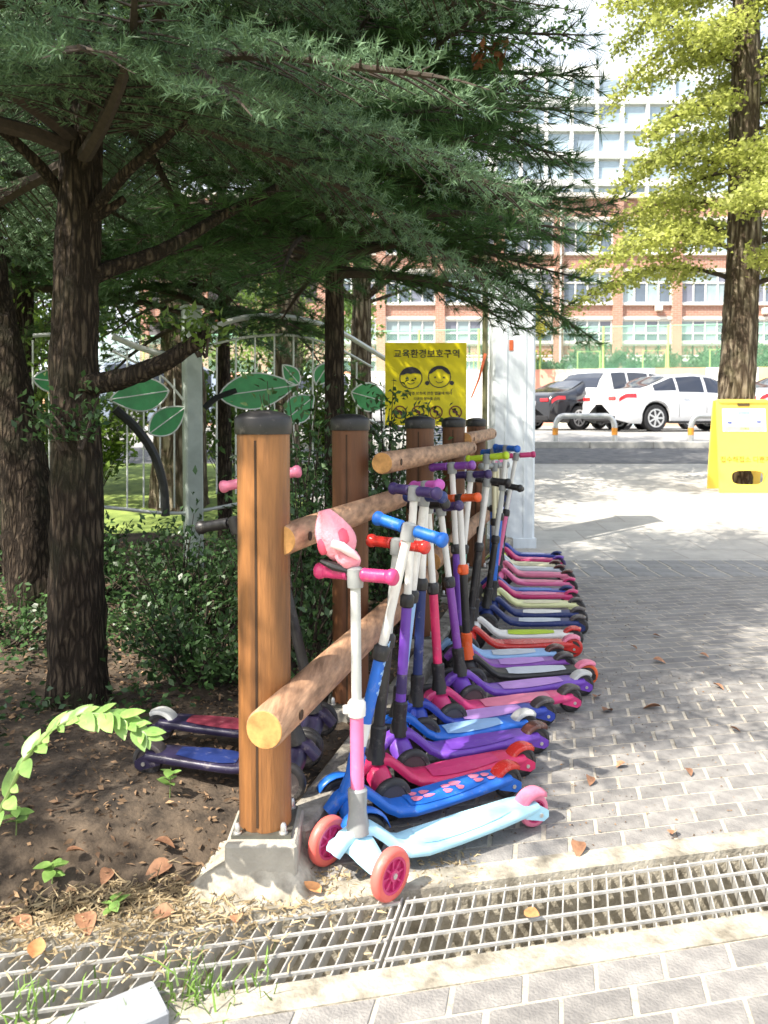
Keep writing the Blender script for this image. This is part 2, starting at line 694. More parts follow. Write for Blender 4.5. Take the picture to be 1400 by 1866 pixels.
me_paver = paver_shape((0, 0, -.019), Matrix.Identity(3)).data('paver', m_paver)
cands = []
for row in range(-12, 40):
    v0 = (-.075 - PWD / 2 + row * PWD) if row < 0 else None
    if row < 0:
        vv = -.075 - PWD / 2 + (row + 1) * PWD
    else:
        vv = DW + .075 + PWD / 2 + row * PWD
    for k in range(-12, 22):
        uu = k * PL + (PL / 2 if row % 2 else 0) + SKEW * (vv % (2 * PL)) + random.uniform(-.002, .002)
        p = uv(uu, vv)
        if p.y > 3.34 or p.y < 1.12:
            continue
        if row >= 0 and p.x < kx(p.y) - .02:
            continue
        if row < 0 and p.x < -.52 - 0.25 * (p.y - 1.3):
            continue
        if abs(p.x) > 0.5 * p.y + 0.12:
            continue
        cands.append((p.y, p, row))
cands.sort(key=lambda c: c[0])
rest = MB()
for i, (yy, p, row) in enumerate(cands):
    if i < 300:
        o = obj('paver', me_paver, pavement, loc=(p.x, p.y, random.uniform(-.0007, .0007)), rz=R(11.8) + random.uniform(-.008, .008))
        o.rotation_euler[0] = random.uniform(-.004, .004)
    else:
        q = paver_shape((p.x, p.y, -0.019 + random.uniform(-.001, .001)), Matrix.Rotation(R(11.8), 3, 'Z'))
        rest.add(q.v, q.f)
m_paver2 = mat('paver_concrete_far', (0.19, 0.182, 0.176), rough=0.9, var=0.2, scale=16, bump=0.5, bscale=170, island=0.14, col2=(0.235, 0.225, 0.21))
if rest.v:
    tag(rest.build('paver', m_paver2, pavement), kind='stuff')

# farther paving: the pieces run together, so the material carries the joints
m_far = brick_mat('paving_far', (0.19, 0.182, 0.176), (0.235, 0.225, 0.21), (0.34, 0.31, 0.26), PL, PWD, 0.006, rot=R(-11.8), bump=.6)
fp = MB().add([(kx(3.2) - .05, 3.2, -.0006), (4.3, 3.2, -.0006), (5.2, 5.32, -.0006), (kx(5.32) - .05, 5.32, -.0006)], [(0, 1, 2, 3)])
struct(fp.build('pavement_middle', m_far))
# band of larger border stones
m_stone = mat('border_stone', (0.24, 0.238, 0.232), rough=0.9, var=0.2, scale=8, bump=0.3, bscale=90, rnd=0.12)
bb = MB().add([(kx(5.3) - .1, 5.323, -.003), (6.2, 5.323, -.003), (6.2, 5.93, -.003), (kx(5.9) - .1, 5.93, -.003)], [(0, 1, 2, 3)])
border = struct(bb.build('pavement_border', m_sand))
me_st = MB().box((0, 0, -.02), (.152, .29, .04), bev=.004).data('paver', m_stone)
for k in range(20):
    for r_ in (0, 1):
        obj('paver', me_st, border, loc=(1.02 + .166 * k + .02 * r_, 5.475 + .302 * r_, random.uniform(-.0015, .0015)), rz=random.uniform(-.01, .01))
m_slab = brick_mat('paving_slabs', (0.36, 0.345, 0.315), (0.41, 0.395, 0.36), (0.30, 0.28, 0.25), 0.6, 0.4, 0.008, bump=0.25, var=0.16)
fy = [5.93, 6.5, 8, 9.5, 11, 12.2]
sl = sheet([-0.9, 0.3, 1.2, 3, 6, 14], fy, lambda x, y: gz(y) - .002)
struct(sl.build('forecourt', m_slab))
m_asph = mat('asphalt', (0.10, 0.102, 0.108), rough=0.95, var=0.22, scale=6, bump=0.5, bscale=120, col2=(0.135, 0.135, 0.135))
m_lot = mat('car_park_asphalt', (0.27, 0.265, 0.255), rough=0.95, var=0.18, scale=3, bump=0.4, bscale=60)
rd = sheet([-12, 0, 6, 14, 40], [12.2, 13, 14.6], lambda x, y: gz(y + .09 * x - .5) + 0.002 if False else gz(y) + .002)
struct(rd.build('road', m_asph))
lt = sheet([-14, 0, 8, 20, 60], [14.6, 16, 18, 22, 30, 34], lambda x, y: gz(y) + .002)
struct(lt.build('car_park', m_lot))
m_kerb = mat('kerb_stone', (0.42, 0.41, 0.385), rough=0.85, var=0.18, scale=8, bump=0.25, bscale=60)
for k in range(12):
    x0 = -1.5 + k * 1.2
    o = MB().box((0, 0, 0), (1.19, .16, .24), bev=.012).build('kerb_stone', m_kerb)
    o.location = (x0, 14.62, gz(14.6) + .0)
    tag(o, 'pale kerb stone between the road and the car park', 'kerb', 'kerb stones along the car park')

# ------------------------------------------------------------------ soil bed left of the fence
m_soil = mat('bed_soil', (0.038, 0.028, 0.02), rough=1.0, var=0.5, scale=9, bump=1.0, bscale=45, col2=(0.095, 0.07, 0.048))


def soil_z(x, y):
    u_, v_ = to_uv((x, y))
    h = 0.062 + 0.02 * math.sin(x * 2.3 + 1) * math.cos(y * 1.7) + 0.012 * math.sin(x * 7.1) * math.sin(y * 6.3 + 1)
    h += 0.05 * max(0.0, min(1.0, (-x - .9) / 1.5))
    t = max(0.0, min(1.0, (v_ - DW - .06) / 0.30))
    h = -0.004 + (h + .004) * (t * t * (3 - 2 * t))
    return h


sx, sy = frange(0, 1, 70), frange(0, 1, 80)
vs = []
for b_ in sy:
    for a_ in sx:
        # from the drain's far side and the kerb, out to the left and back
        y_r = 1.70 + b_ ** 1.3 * 4.9
        xr = kx(y_r) - .06
        xl = -3.2 - 0.9 * b_
        x = xr + (xl - xr) * a_ ** 1.25
        yb = uv(0, DW + .058).y + (x - uv(0, DW + .058).x) * U.y / U.x
        y = yb + b_ ** 1.3 * (6.6 - yb)
        xr2 = kx(max(y, 1.72)) - .06
        x = xr2 + (xl - xr2) * a_ ** 1.25
        yb = uv(0, DW + .058).y + (x - uv(0, DW + .058).x) * U.y / U.x
        y = yb + b_ ** 1.3 * (6.6 - yb)
        vs.append((x, y, soil_z(x, y) + random.uniform(-.006, .006)))
n1 = len(sx)
fs = [(j * n1 + i + 1, j * n1 + i, (j + 1) * n1 + i, (j + 1) * n1 + i + 1) for j in range(len(sy) - 1) for i in range(n1 - 1)]
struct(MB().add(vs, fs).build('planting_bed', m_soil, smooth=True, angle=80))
# verge of earth in the near left corner
vg = MB().add([uv(-2.2, -1.3, -.003), uv(-.40, -1.3, -.003), uv(-.46, -.4, -.003), uv(-.52, -.07, -.003), uv(-2.2, -.07, -.003)], [(0, 1, 2, 3, 4)])
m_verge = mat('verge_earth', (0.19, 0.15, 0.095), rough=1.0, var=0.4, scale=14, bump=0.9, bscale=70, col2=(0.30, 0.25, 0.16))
struct(vg.build('verge', m_verge))
# lawn beyond the ornamental fence
m_lawn = mat('lawn', (0.11, 0.19, 0.035), rough=1.0, var=0.35, scale=4, bump=0.6, bscale=40, col2=(0.20, 0.26, 0.06))
struct(sheet([-16, -8, -4, -2, -.9], [6.55, 8, 10, 12.15], lambda x, y: gz(y) + .005).build('lawn', m_lawn))

# ------------------------------------------------------------------ drain and grating
dr = MB()
for v0, v1, zt in ((-.075, -.004, .002), (DW + .004, DW + .075, .003)):
    dr.add([uv(-2.2, v0, zt), uv(3.2, v0, zt), uv(3.2, v1, zt), uv(-2.2, v1, zt),
            uv(-2.2, v0, -.2), uv(3.2, v0, -.2), uv(3.2, v1, -.2), uv(-2.2, v1, -.2)],
           [(0, 1, 2, 3), (4, 5, 1, 0), (6, 7, 3, 2)])
dr.add([uv(-2.2, -.01, -.17), uv(3.2, -.01, -.17), uv(3.2, DW + .01, -.17), uv(-2.2, DW + .01, -.17)], [(0, 1, 2, 3)])
drain = struct(dr.build('drain_channel', M_CONC2))
NB, PITCHB = 27, 0.0372
rotU = Matrix.Rotation(R(11.8), 3, 'Z')
GSK = Matrix(((1, math.tan(R(26)), 0), (0, 1, 0), (0, 0, 1)))
me_bar = MB().box((0, 0, 0), (.0036, DW - .012, .034)).xf(GSK).data('bearing_bar', M_STEEL)
PANEL = NB * PITCHB + .012
for gi in range(3):
    u0 = -1.02 + PANEL * (gi - 0) + 0.03
    g = empty('drain_grating', uv(u0, DW / 2, -.006), R(11.8))
    nm = ['steel bar grating over the drain beside the earth bed and concrete slab',
          'steel bar grating over the drain in front of the wooden post and scooter',
          'steel bar grating over the drain between the grey paving, far from the post'][gi]
    tag(g, nm, 'grating', 'drain gratings')
    for k in range(NB):
        obj('bearing_bar', me_bar, g, loc=(PITCHB * (k + .5), 0, -.016))
    # end plates and long rods
    for xx in (0.002, PANEL - .012):
        obj('end_bar', MB().box((0, 0, 0), (.005, DW - .012, .034)).xf(GSK).data('end_bar', M_STEEL), g, loc=(xx, 0, -.0155))
    me_rod = MB().box((PANEL / 2 - .005, 0, 0), (PANEL - .013, .0055, .006)).data('cross_rod', M_STEEL)
    for k in range(4):
        obj('cross_rod', me_rod, g, loc=(math.tan(R(26)) * (-DW / 2 + .022 + k * .058), -DW / 2 + .022 + k * .058, .0045))

# ------------------------------------------------------------------ kerb along the fence
kerb = MB()
kd = Vector((0.278, 1, 0)).normalized()
kn = Vector((kd.y, -kd.x, 0))
m_kerb2 = mat('bed_kerb', (0.17, 0.15, 0.12), rough=0.95, var=0.4, scale=12, bump=0.7, bscale=70, col2=(0.30, 0.28, 0.24))
me_k = MB().box((0, 0, -.02), (.085, .795, .22), bev=.01).data('kerb_stone', m_kerb2)
for k in range(6):
    yk = 2.27 + k * .80 * kd.y
    o = obj('kerb_stone', me_k, None, loc=(fx(yk) + .058, yk, random.uniform(-.004, .004)), rz=-math.atan2(kd.x, kd.y))
    tag(o, 'weathered concrete kerb length under the log fence, behind the scooter wheels', 'kerb', 'kerb lengths under the log fence')

# ------------------------------------------------------------------ log fence
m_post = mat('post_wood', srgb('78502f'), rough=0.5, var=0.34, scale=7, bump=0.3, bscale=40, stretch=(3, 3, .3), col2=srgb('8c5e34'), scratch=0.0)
m_post2 = mat('post_wood_shaded', srgb('5f3b22'), rough=0.6, var=0.25, scale=5, bump=0.15, bscale=40, stretch=(3, 3, .3), col2=srgb('6b4326'))  # darker copy of the post wood: shade on the farther posts, put into the colour
m_rail = mat('rail_wood', srgb('8f6c52'), rough=0.65, var=0.3, scale=9, bump=0.45, bscale=22, col2=srgb('ab8669'), stretch=(5, .6, 5), scratch=.25, bdist=.006)
m_end = mat('log_end_wood', srgb('a87a45'), rough=0.8, var=0.22, scale=30, col2=srgb('bd8c52'))
m_groove = mat('saw_groove', (0.05, 0.026, 0.012), rough=0.9)
m_plate = mat('base_plate', (0.14, 0.14, 0.12), rough=0.5, metal=0.6, var=0.3)
m_bolt = mat('bolt_zinc', (0.62, 0.62, 0.60), rough=0.35, metal=0.8, var=0.15)
POST_Y = [1.86, 2.68, 3.50, 4.32, 5.12]
post_x = [-.292, -.118, fx(3.5), fx(4.32), fx(5.12)]
POST_R = 0.0635
TOP = [1.115, 1.11, 1.105, 1.10, 1.095]
post_lab = ['tall orange brown round wooden post on a concrete block with two zinc bolts',
            'shaded wooden post with black cap, second along the log fence from the concrete block',
            'shaded wooden post half hidden by leafy shrub, below the yellow sign',
            'dark wooden post with black cap in front of the yellow sign edge',
            'last dark wooden post of the log fence, beside the white pillar']
for i, (yy, xx, tp) in enumerate(zip(POST_Y, post_x, TOP)):
    e = empty('fence_post', (xx, yy, 0))
    tag(e, post_lab[i], 'post', 'posts of the log fence')
    pb = MB().lathe([(POST_R * 1.0, .118), (POST_R * 1.0, .3), (POST_R * .995, .7), (POST_R, tp - .06), (POST_R, tp - .03)], n=32)
    # a saw-cut groove down the front
    gx = -.012
    ga = math.atan2(-math.sqrt(POST_R ** 2 - gx ** 2), gx)
    vv = []
    for p in pb.v:
        a = math.atan2(p[1], p[0])
        if abs(a - ga) < .11 and p[2] < tp - .05:
            vv.append((p[0] * .92, p[1] * .92, p[2]))
        else:
            vv.append(p)
    pb.v = vv
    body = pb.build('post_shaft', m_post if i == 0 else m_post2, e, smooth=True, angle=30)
    MB().box((gx + .002, -math.sqrt(POST_R ** 2 - gx ** 2) + .0035, (tp + .07) / 2), (.0055, .004, tp - .19)).build('saw_groove', m_groove, body)
    MB().lathe([(POST_R + .004, tp - .046), (POST_R + .0055, tp - .043), (POST_R + .0055, tp - .010), (POST_R + .003, tp - .004),
                (POST_R * .75, tp + .006), (POST_R * .35, tp + .011), (.0001, tp + .012)], n=32).build('post_cap', M_BLACK, e, smooth=True)
    MB().box((.0, 0, .113), (.142, .142, .009)).build('base_plate', m_plate, e)
    for bx, by in ((-.058, -.060), (.052, -.060), (-.058, .060), (.058, .060)):
        MB().lathe([(.011, .118), (.011, .121), (.0075, .122), (.0075, .137), (.004, .143), (.0001, .144)], n=10,
                   M=Matrix.Translation((bx, by, 0))).build('bolt', m_bolt, e, smooth=True)
    if True:
        blk = empty('post_footing', (xx + .003, yy - .01, 0))
        tag(blk, ['pale concrete footing block with rough mortar skirt under the orange brown post',
                  'concrete footing under the second post of the log fence', 'concrete footing under the third post of the log fence',
                  'concrete footing under the fourth post of the log fence', 'concrete footing under the last post of the log fence'][i],
            'footing', 'concrete footings of the log fence')
        MB().box((0, 0, .05), (.172, .178, .118), bev=.006, taper=.985).build('block', M_CONC, blk)
        if i == 0:
            sk = MB()
            N = 36
            rr = random.Random(3)
            for (s0, z0), in ((((.10), .045),),):
                pass
            rings = [(.086, .052), (.10, .03), (.125, .012), (.15, -.002), (.165, -.02)]
            vs = []
            for r_, z_ in rings:
                for k in range(N):
                    a = 2 * math.pi * k / N
                    sq = 1.0 / max(abs(math.cos(a)), abs(math.sin(a)))
                    sq = 1 + (sq - 1) * .8
                    w = 1 + (rr.uniform(-.06, .06) if r_ > .09 else 0)
                    side = 1.32 if (math.cos(a) < -.3 and r_ > .09) else 1.0
                    side *= .9 if math.cos(a) > .5 and r_ > .1 else 1
                    vs.append((math.cos(a) * r_ * sq * w * side, math.sin(a) * r_ * sq * w, z_ + rr.uniform(-.003, .003)))
            fs = [(j * N + k, j * N + (k + 1) % N, (j + 1) * N + (k + 1) % N, (j + 1) * N + k) for j in range(len(rings) - 1) for k in range(N)]
            sk.add(vs, [tuple(reversed(f)) for f in fs])
            sk.build('mortar_skirt', M_CONC2, blk, smooth=True, angle=50)


def rail(y0, y1, z0, z1, off, r, label):
    e = empty('fence_rail', (fx(y0) + off, y0, z0))
    tag(e, label, 'log rail', 'log rails of the fence')
    p0, p1 = Vector((fx(y0) + off, y0, z0)), Vector((fx(y1) + off, y1, z1))
    d = (p1 - p0)
    pts = [d * t for t in (0, .004, .25, .5, .75, .996, 1)]
    rs = [r * .93, r, r * 1.02, r * .99, r * 1.01, r, r * .93]
    b = MB().tube(pts, rs, n=24, cap=False)
    b.build('log', m_rail, e, smooth=True)
    dn = d.normalized()
    q = dn.to_track_quat('Z', 'Y').to_matrix().to_4x4()
    MB().lathe([(r * .93, 0), (r * .9, -.002), (.0001, -.003)][::-1], n=24, M=q).build('log_end', m_end, e, smooth=True)
    MB().lathe([(r * .93, 0), (r * .9, .002), (.0001, .003)], n=24, M=Matrix.Translation(d) @ q).build('log_end', m_end, e, smooth=True)
    # bolt holes on the path side
    nrm = Vector((dn.y, -dn.x, 0)).normalized()
    for t in (.06, .94):
        MB().lathe([(.012, 0), (.012, .0015), (.0001, .0015)], n=12,
                   M=Matrix.Translation(d * t + nrm * (r * .995 + .001)) @ nrm.to_track_quat('Z', 'Y').to_matrix().to_4x4()).build('bolt_hole', m_groove, e)


rail(1.66, 3.30, .425, .425, .085, .0455, 'lower log rail whose sawn round end sticks out beside the orange brown post')
rail(1.83, 3.25, .815, .80, .055, .038, 'upper log rail running from the orange brown post behind the pink toy')
rail(2.58, 4.38, .955, .935, .085, .038, 'raised log rail with dark bolt holes between second and fourth posts')
rail(4.30, 5.35, .985, .995, .07, .038, 'far upper log rail running from the dark posts towards the white pillar')
rail(3.38, 5.1, .47, .47, .08, .044, 'far lower log rail half hidden behind the scooter stems')

# ------------------------------------------------------------------ scooters
def sweep_deck(path, th, nseg=8):
    """path: (x, z, half width); rounded flat section"""
    b = MB()
    vs, fs = [], []
    n = 12
    for i, (x, z, w) in enumerate(path):
        x0, z0, _ = path[max(i - 1, 0)]
        x1, z1, _ = path[min(i + 1, len(path) - 1)]
        d = Vector((x1 - x0, 0, z1 - z0)).normalized()
        nrm = Vector((-d.z, 0, d.x))
        if nrm.z < 0:
            nrm = -nrm
        sec = [(-w, 0), (-w * .985, th * .55), (-w * .86, th), (-w * .4, th * 1.08), (0, th * 1.12), (w * .4, th * 1.08), (w * .86, th), (w * .985, th * .55), (w, 0),
               (w * .9, -th * .7), (0, -th * .9), (-w * .9, -th * .7)]
        for y, h in sec:
            p = Vector((x, y, z)) + nrm * h
            vs.append(p)
    m = len(path)
    for i in range(m - 1):
        for k in range(n):
            a, c = i * n + k, i * n + (k + 1) % n
            fs.append((a, c, c + n, a + n))
    fs.append(tuple(range(n)))
    fs.append(tuple(range(m * n - 1, (m - 1) * n - 1, -1)))
    return b.add(vs, fs)


ROT_Y = Matrix.Rotation(R(90), 4, 'X')      # local z of a lathe onto y


def wheel_meshes(Rw, wd, spokes):
    ty = MB().lathe([(Rw * .70, -wd / 2), (Rw * .86, -wd / 2), (Rw * .95, -wd * .40), (Rw, -wd * .15), (Rw, wd * .15), (Rw * .95, wd * .40), (Rw * .86, wd / 2),
                     (Rw * .70, wd / 2), (Rw * .68, wd * .3), (Rw * .68, -wd * .3), (Rw * .70, -wd / 2)], n=28, M=ROT_Y)
    ty.f = [f for f in ty.f if len(f) == 4]
    rm = MB()
    if spokes:
        ring = MB().lathe([(Rw * .60, -wd * .46), (Rw * .71, -wd * .46), (Rw * .71, wd * .46), (Rw * .60, wd * .46), (Rw * .60, -wd * .46)], n=28, M=ROT_Y)
        ring.f = [f for f in ring.f if len(f) == 4]
        rm.add(ring.v, ring.f)
        rm.lathe([(Rw * .66, -wd * .12), (Rw * .66, wd * .12)], n=24, M=ROT_Y)
        rm.lathe([(Rw * .22, -wd * .52), (Rw * .22, wd * .52)], n=16, M=ROT_Y)
        for k in range(8):
            q = Matrix.Rotation(2 * math.pi * k / 8, 3, 'Y')
            rm.box(q @ Vector((Rw * .42, 0, 0)), (Rw * .44, wd * .72, Rw * .075), rot=q)
    else:
        rm.lathe([(Rw * .69, -wd * .36), (Rw * .45, -wd * .25), (Rw * .2, -wd * .34), (.0001, -wd * .34)][::-1], n=20, M=ROT_Y)
        rm.lathe([(Rw * .69, wd * .36), (Rw * .45, wd * .25), (Rw * .2, wd * .34), (.0001, wd * .34)], n=20, M=ROT_Y)
    hb = MB().lathe([(Rw * .11, -wd * .62), (Rw * .11, wd * .62)], n=8, M=ROT_Y)
    return ty, rm, hb


HEX = dict(lightblue='a9d8ea', blue='1f66c4', navy='1f2f66', deepblue='2b3f9b', pink='e0709c', hotpink='c93a72', raspberry='cf2f62', red='c4322c', orange='dd5a23',
           purple='6b3fa8', violet='7a3f9a', lilac='b98fd0', lime='b4cf2c', paleyel='dfe0a6', white='dedcd6', silver='b9bbb8', black='1b1a1c', teal='5f9c8c',
           grey='8b8e8e', cream='e4ddb8', coral='e2695f', rose='e07d98', bluegrip='1763bf', lavender='a9aee0', mauve='8f7aa0', darkpurple='3a2c5e',
           palegrey='c5ccd2', sky='8fb4dc', magenta='c15ab0', brown='5a3a34', smoke='4a4444', dusk='2b2640', dullred='7d2f40')


def P(c, rough=0.36):
    if c == 'black':
        return M_BLACK
    if c == 'wheel':
        return M_RUBBER
    return plastic(c, HEX[c], rough)


def scooter(front, ang, L, c, label, bar, group, steer=0.0, Rf=0.056, Rr=0.045, spokes=False, hump=0.132):
    """front: ground point between the front wheels; bar: two world end points of the handlebar"""
    e = empty('kick_scooter', front, ang)
    tag(e, label, 'scooter', group)
    inv = (Matrix.Translation(front) @ Matrix.Rotation(ang, 4, 'Z')).inverted()
    # deck with the neck that rises over the front axle
    hz = .060
    path = [(L - .005, .062, .034), (L - .06, .062, .044), (L - .13, .058, .05), (L * .5, .052, .054), (.17, .05, .055), (.125, .053, .046), (.095, .068, .034),
            (.062, .098, .025), (.035, hump - .012, .022), (0, hump - .004, .022), (-.035, hump - .02, .021), (-.062, hump - .05, .018)]
    deck = sweep_deck(path, .013)
    for s in (-1, 1):        # tail arms beside the rear wheel
        deck.prism([(L - .05, .045), (L + .01, .026), (L + .026, .034), (L + .026, .052), (L - .005, .072), (L - .05, .075)], .009,
                   Matrix.Translation((0, s * .0285 + .0045, 0)) @ Matrix.Rotation(R(90), 4, 'X'))
    d_ = deck.build('deck', P(c['deck']), e, smooth=True, angle=50)
    mt = MB()
    xs = [L - .095, L - .14, L * .62, L * .5, .2, .165]
    vs, fs = [], []
    for i, x in enumerate(xs):
        z = .0735 - .0065 * (1 - abs(x - L * .5) / L)
        zz = np.interp(x, [.165, L * .5, L - .095], [.0655, .0675, .0755])
        w = [.026, .036, .042, .043, .042, .032][i]
        vs += [(x, -w, zz + .0004), (x, 0, zz + .0025), (x, w, zz + .0004)]
    for i in range(len(xs) - 1):
        fs += [(i * 3, i * 3 + 1, i * 3 + 4, i * 3 + 3), (i * 3 + 1, i * 3 + 2, i * 3 + 5, i * 3 + 4)]
    mt.add(vs, [tuple(reversed(f)) for f in fs]).build('grip_mat', P(c.get('mat', c['deck']), .6), d_)
    if c.get('print'):
        rr = random.Random(5)
        for k in range(8):
            x = .19 + k * .034
            if k in (2, 5):
                continue
            for q in range(2):
                cx, cy = x + rr.uniform(-.005, .005), (-.014 + q * .026) + rr.uniform(-.004, .004)
                rx, ry = rr.uniform(.011, .018), rr.uniform(.008, .013)
                zz = np.interp(cx, [.165, L * .5, L - .095], [.0655, .0675, .0755]) + .0034
                MB().add([(cx + rx * math.cos(t) * (1 + .25 * math.cos(3 * t)), cy + ry * math.sin(t), zz) for t in [2 * math.pi * j / 14 for j in range(14)]], [tuple(range(14))]).build('deck_print', P(c['print'], .6), d_)
    # steering bracket: wing to both wheels, turned with the steering
    SM = Matrix.Rotation(steer, 4, 'Z')
    w = MB()
    secs = [(-.086, .047, .073, .022), (-.064, .052, .086, .028), (-.032, .066, .110, .034), (0, .08, .126, .036), (.032, .066, .110, .034), (.064, .052, .086, .028), (.086, .047, .073, .022)]
    vs, fs = [], []
    for y, z0, z1, xw in secs:
        zc = (z0 + z1) / 2
        vs += [(-xw, y, z0 + .004), (-xw * .98, y, zc), (-xw * .6, y, z1 - .002), (0, y, z1), (xw * .6, y, z1 - .002), (xw * .98, y, zc), (xw, y, z0 + .004), (0, y, z0)]
    for i in range(len(secs) - 1):
        for k in range(8):
            a, b = i * 8 + k, i * 8 + (k + 1) % 8
            fs.append((a, a + 8, b + 8, b))
    fs += [tuple(range(8)), tuple(range(len(vs) - 1, len(vs) - 9, -1))]
    w.add(vs, fs).xf(SM).build('steering_bracket', P(c.get('bracket', c['deck'])), e, smooth=True, angle=60)
    MB().tube([SM @ Vector((0, -.102, Rf)), SM @ Vector((0, .102, Rf))], .006, n=8).build('axle', M_STEEL, e)
    ty, rm, hb = wheel_meshes(Rf, .026, spokes)
    mty, mrm, mhb = ty.data('wheel', P(c.get('wheel', 'wheel'), .42), True), rm.data('rim', P(c.get('rim', 'smoke')), True), hb.data('hub', m_bolt)
    for s in (-1, 1):
        wo_ = obj('wheel', mty, e, loc=SM @ Vector((0, s * .104, Rf)), rz=steer)
        obj('rim', mrm, wo_)
        obj('hub', mhb, wo_)
        if c.get('fender'):
            fd = MB()
            vs, fs = [], []
            for k in range(9):
                a = R(150 - k * 17)
                for yy in (-.017, 0, .017):
                    rr_ = Rf + .007 + (0.003 if yy == 0 else 0)
                    vs.append((math.cos(a) * rr_, s * .102 + yy, Rf + math.sin(a) * rr_))
            for k in range(8):
                for j in range(2):
                    q = k * 3 + j
                    fs.append((q, q + 1, q + 4, q + 3))
            o = fd.add(vs, fs).xf(SM).build('mudguard', P(c['fender']), e, smooth=True)
            sl_ = o.modifiers.new('thickness', 'SOLIDIFY')
            sl_.thickness = .003
    ty, rm, hb = wheel_meshes(Rr, .024, spokes)
    wr = ty.build('wheel', P(c.get('rwheel', c.get('wheel', 'wheel')), .42), e, smooth=True)
    wr.location = (L, 0, Rr)
    rm.build('rim', P(c.get('rim', 'smoke')), wr, smooth=True)
    hb2 = MB().lathe([(.006, -.036), (.006, .036)], n=8, M=ROT_Y)
    hb2.build('hub', m_bolt, wr)
    # brake flap over the rear wheel
    vs, fs = [], []
    for k in range(9):
        a = R(178 - k * 15)
        for j, yy in enumerate((-.024, -.019, 0, .019, .024)):
            rr_ = Rr + (.001, .010, .013, .010, .001)[j]
            vs.append((L + math.cos(a) * rr_, yy, Rr + math.sin(a) * rr_))
    for k in range(8):
        for j in range(4):
            q = k * 5 + j
            fs.append((q, q + 1, q + 6, q + 5))
    o = MB().add(vs, fs).build('brake_flap', P(c.get('brake', 'smoke'), .25), e, smooth=True)
    o.modifiers.new('thickness', 'SOLIDIFY').thickness = .003
    # stem
    b0, b1 = inv @ Vector(bar[0]), inv @ Vector(bar[1])
    top = (b0 + b1) / 2
    foot = Vector((0, 0, hump + .004))
    ax = top - foot
    ln = ax.length
    ax.normalize()
    q = ax.to_track_quat('Z', 'Y').to_matrix().to_4x4()
    T = Matrix.Translation(foot) @ q
    hl = ln * c.get('low', .52)
    MB().lathe([(.029, -.016), (.027, .004), (.0215, .035), (.023, .06), (.0235, .085), (.019, .09)], n=18, M=T).build('stem_socket', P(c.get('socket', 'black')), e, smooth=True)
    st = MB().lathe([(.0165, .08), (.0165, hl)], n=16, M=T).build('stem', P(c['stem']), e, smooth=True)
    if c.get('sticker'):
        MB().lathe([(.0168, .115), (.0168, .175)], n=16, M=T).build('sticker', P(c['sticker'], .5), st, smooth=True)
    if c.get('letter'):
        lm = P(c['letter'], .5)
        for k in range(6):
            z0 = .26 + k * .026
            for dx in (0, 1):
                pm = T @ Matrix.Rotation(R(-115 + 20 * dx - math.degrees(ang)), 4, 'Z')
                MB().box((.0168, 0, z0), (.001, .006, .016 if dx else .006)).xf(pm).build('letter', lm, st)
    MB().lathe([(.017, hl - .006), (.0215, hl - .002), (.0225, hl + .012), (.0225, hl + .028), (.016, hl + .036)], n=16, M=T).build('clamp', P(c.get('clamp', 'black')), e, smooth=True)
    MB().box((.024, 0, hl + .014), (.02, .012, .022), bev=.003).xf(T).build('clamp_lever', P(c.get('clamp', 'black')), e)
    MB().lathe([(.0125, hl + .03), (.0125, ln)], n=14, M=T).build('upper_stem', P(c.get('upper', 'white')), e, smooth=True)
    # handlebar
    bd = (b1 - b0)
    bl = bd.length
    bd.normalize()
    h = MB().tube([b0 + bd * .01, b1 - bd * .01], .0085, n=10)
    h.lathe([(.019, ln - .032), (.02, ln - .02), (.02, ln + .012), (.012, ln + .017), (.0001, ln + .018)], n=14, M=T)
    hb_ = h.build('handlebar', P(c.get('hub', 'grey')), e, smooth=True)
    gl = bl * .41
    for k in (0, 1):
        p0 = b0 if k == 0 else b1
        dd = bd if k == 0 else -bd
        qq = dd.to_track_quat('Z', 'Y').to_matrix().to_4x4()
        MB().lathe([(.0001, -.002), (.013, -.001), (.019, .004), (.0205, .012), (.018, .02)] + [(.0152 + (.0013 if j % 2 else 0), .026 + (gl - .036) * j / 14) for j in range(15)] + [(.017, gl * .95), (.014, gl)],
                   n=16, M=Matrix.Translation(p0) @ qq).build('grip', P(c['grip'], .5), hb_, smooth=True)
    return e


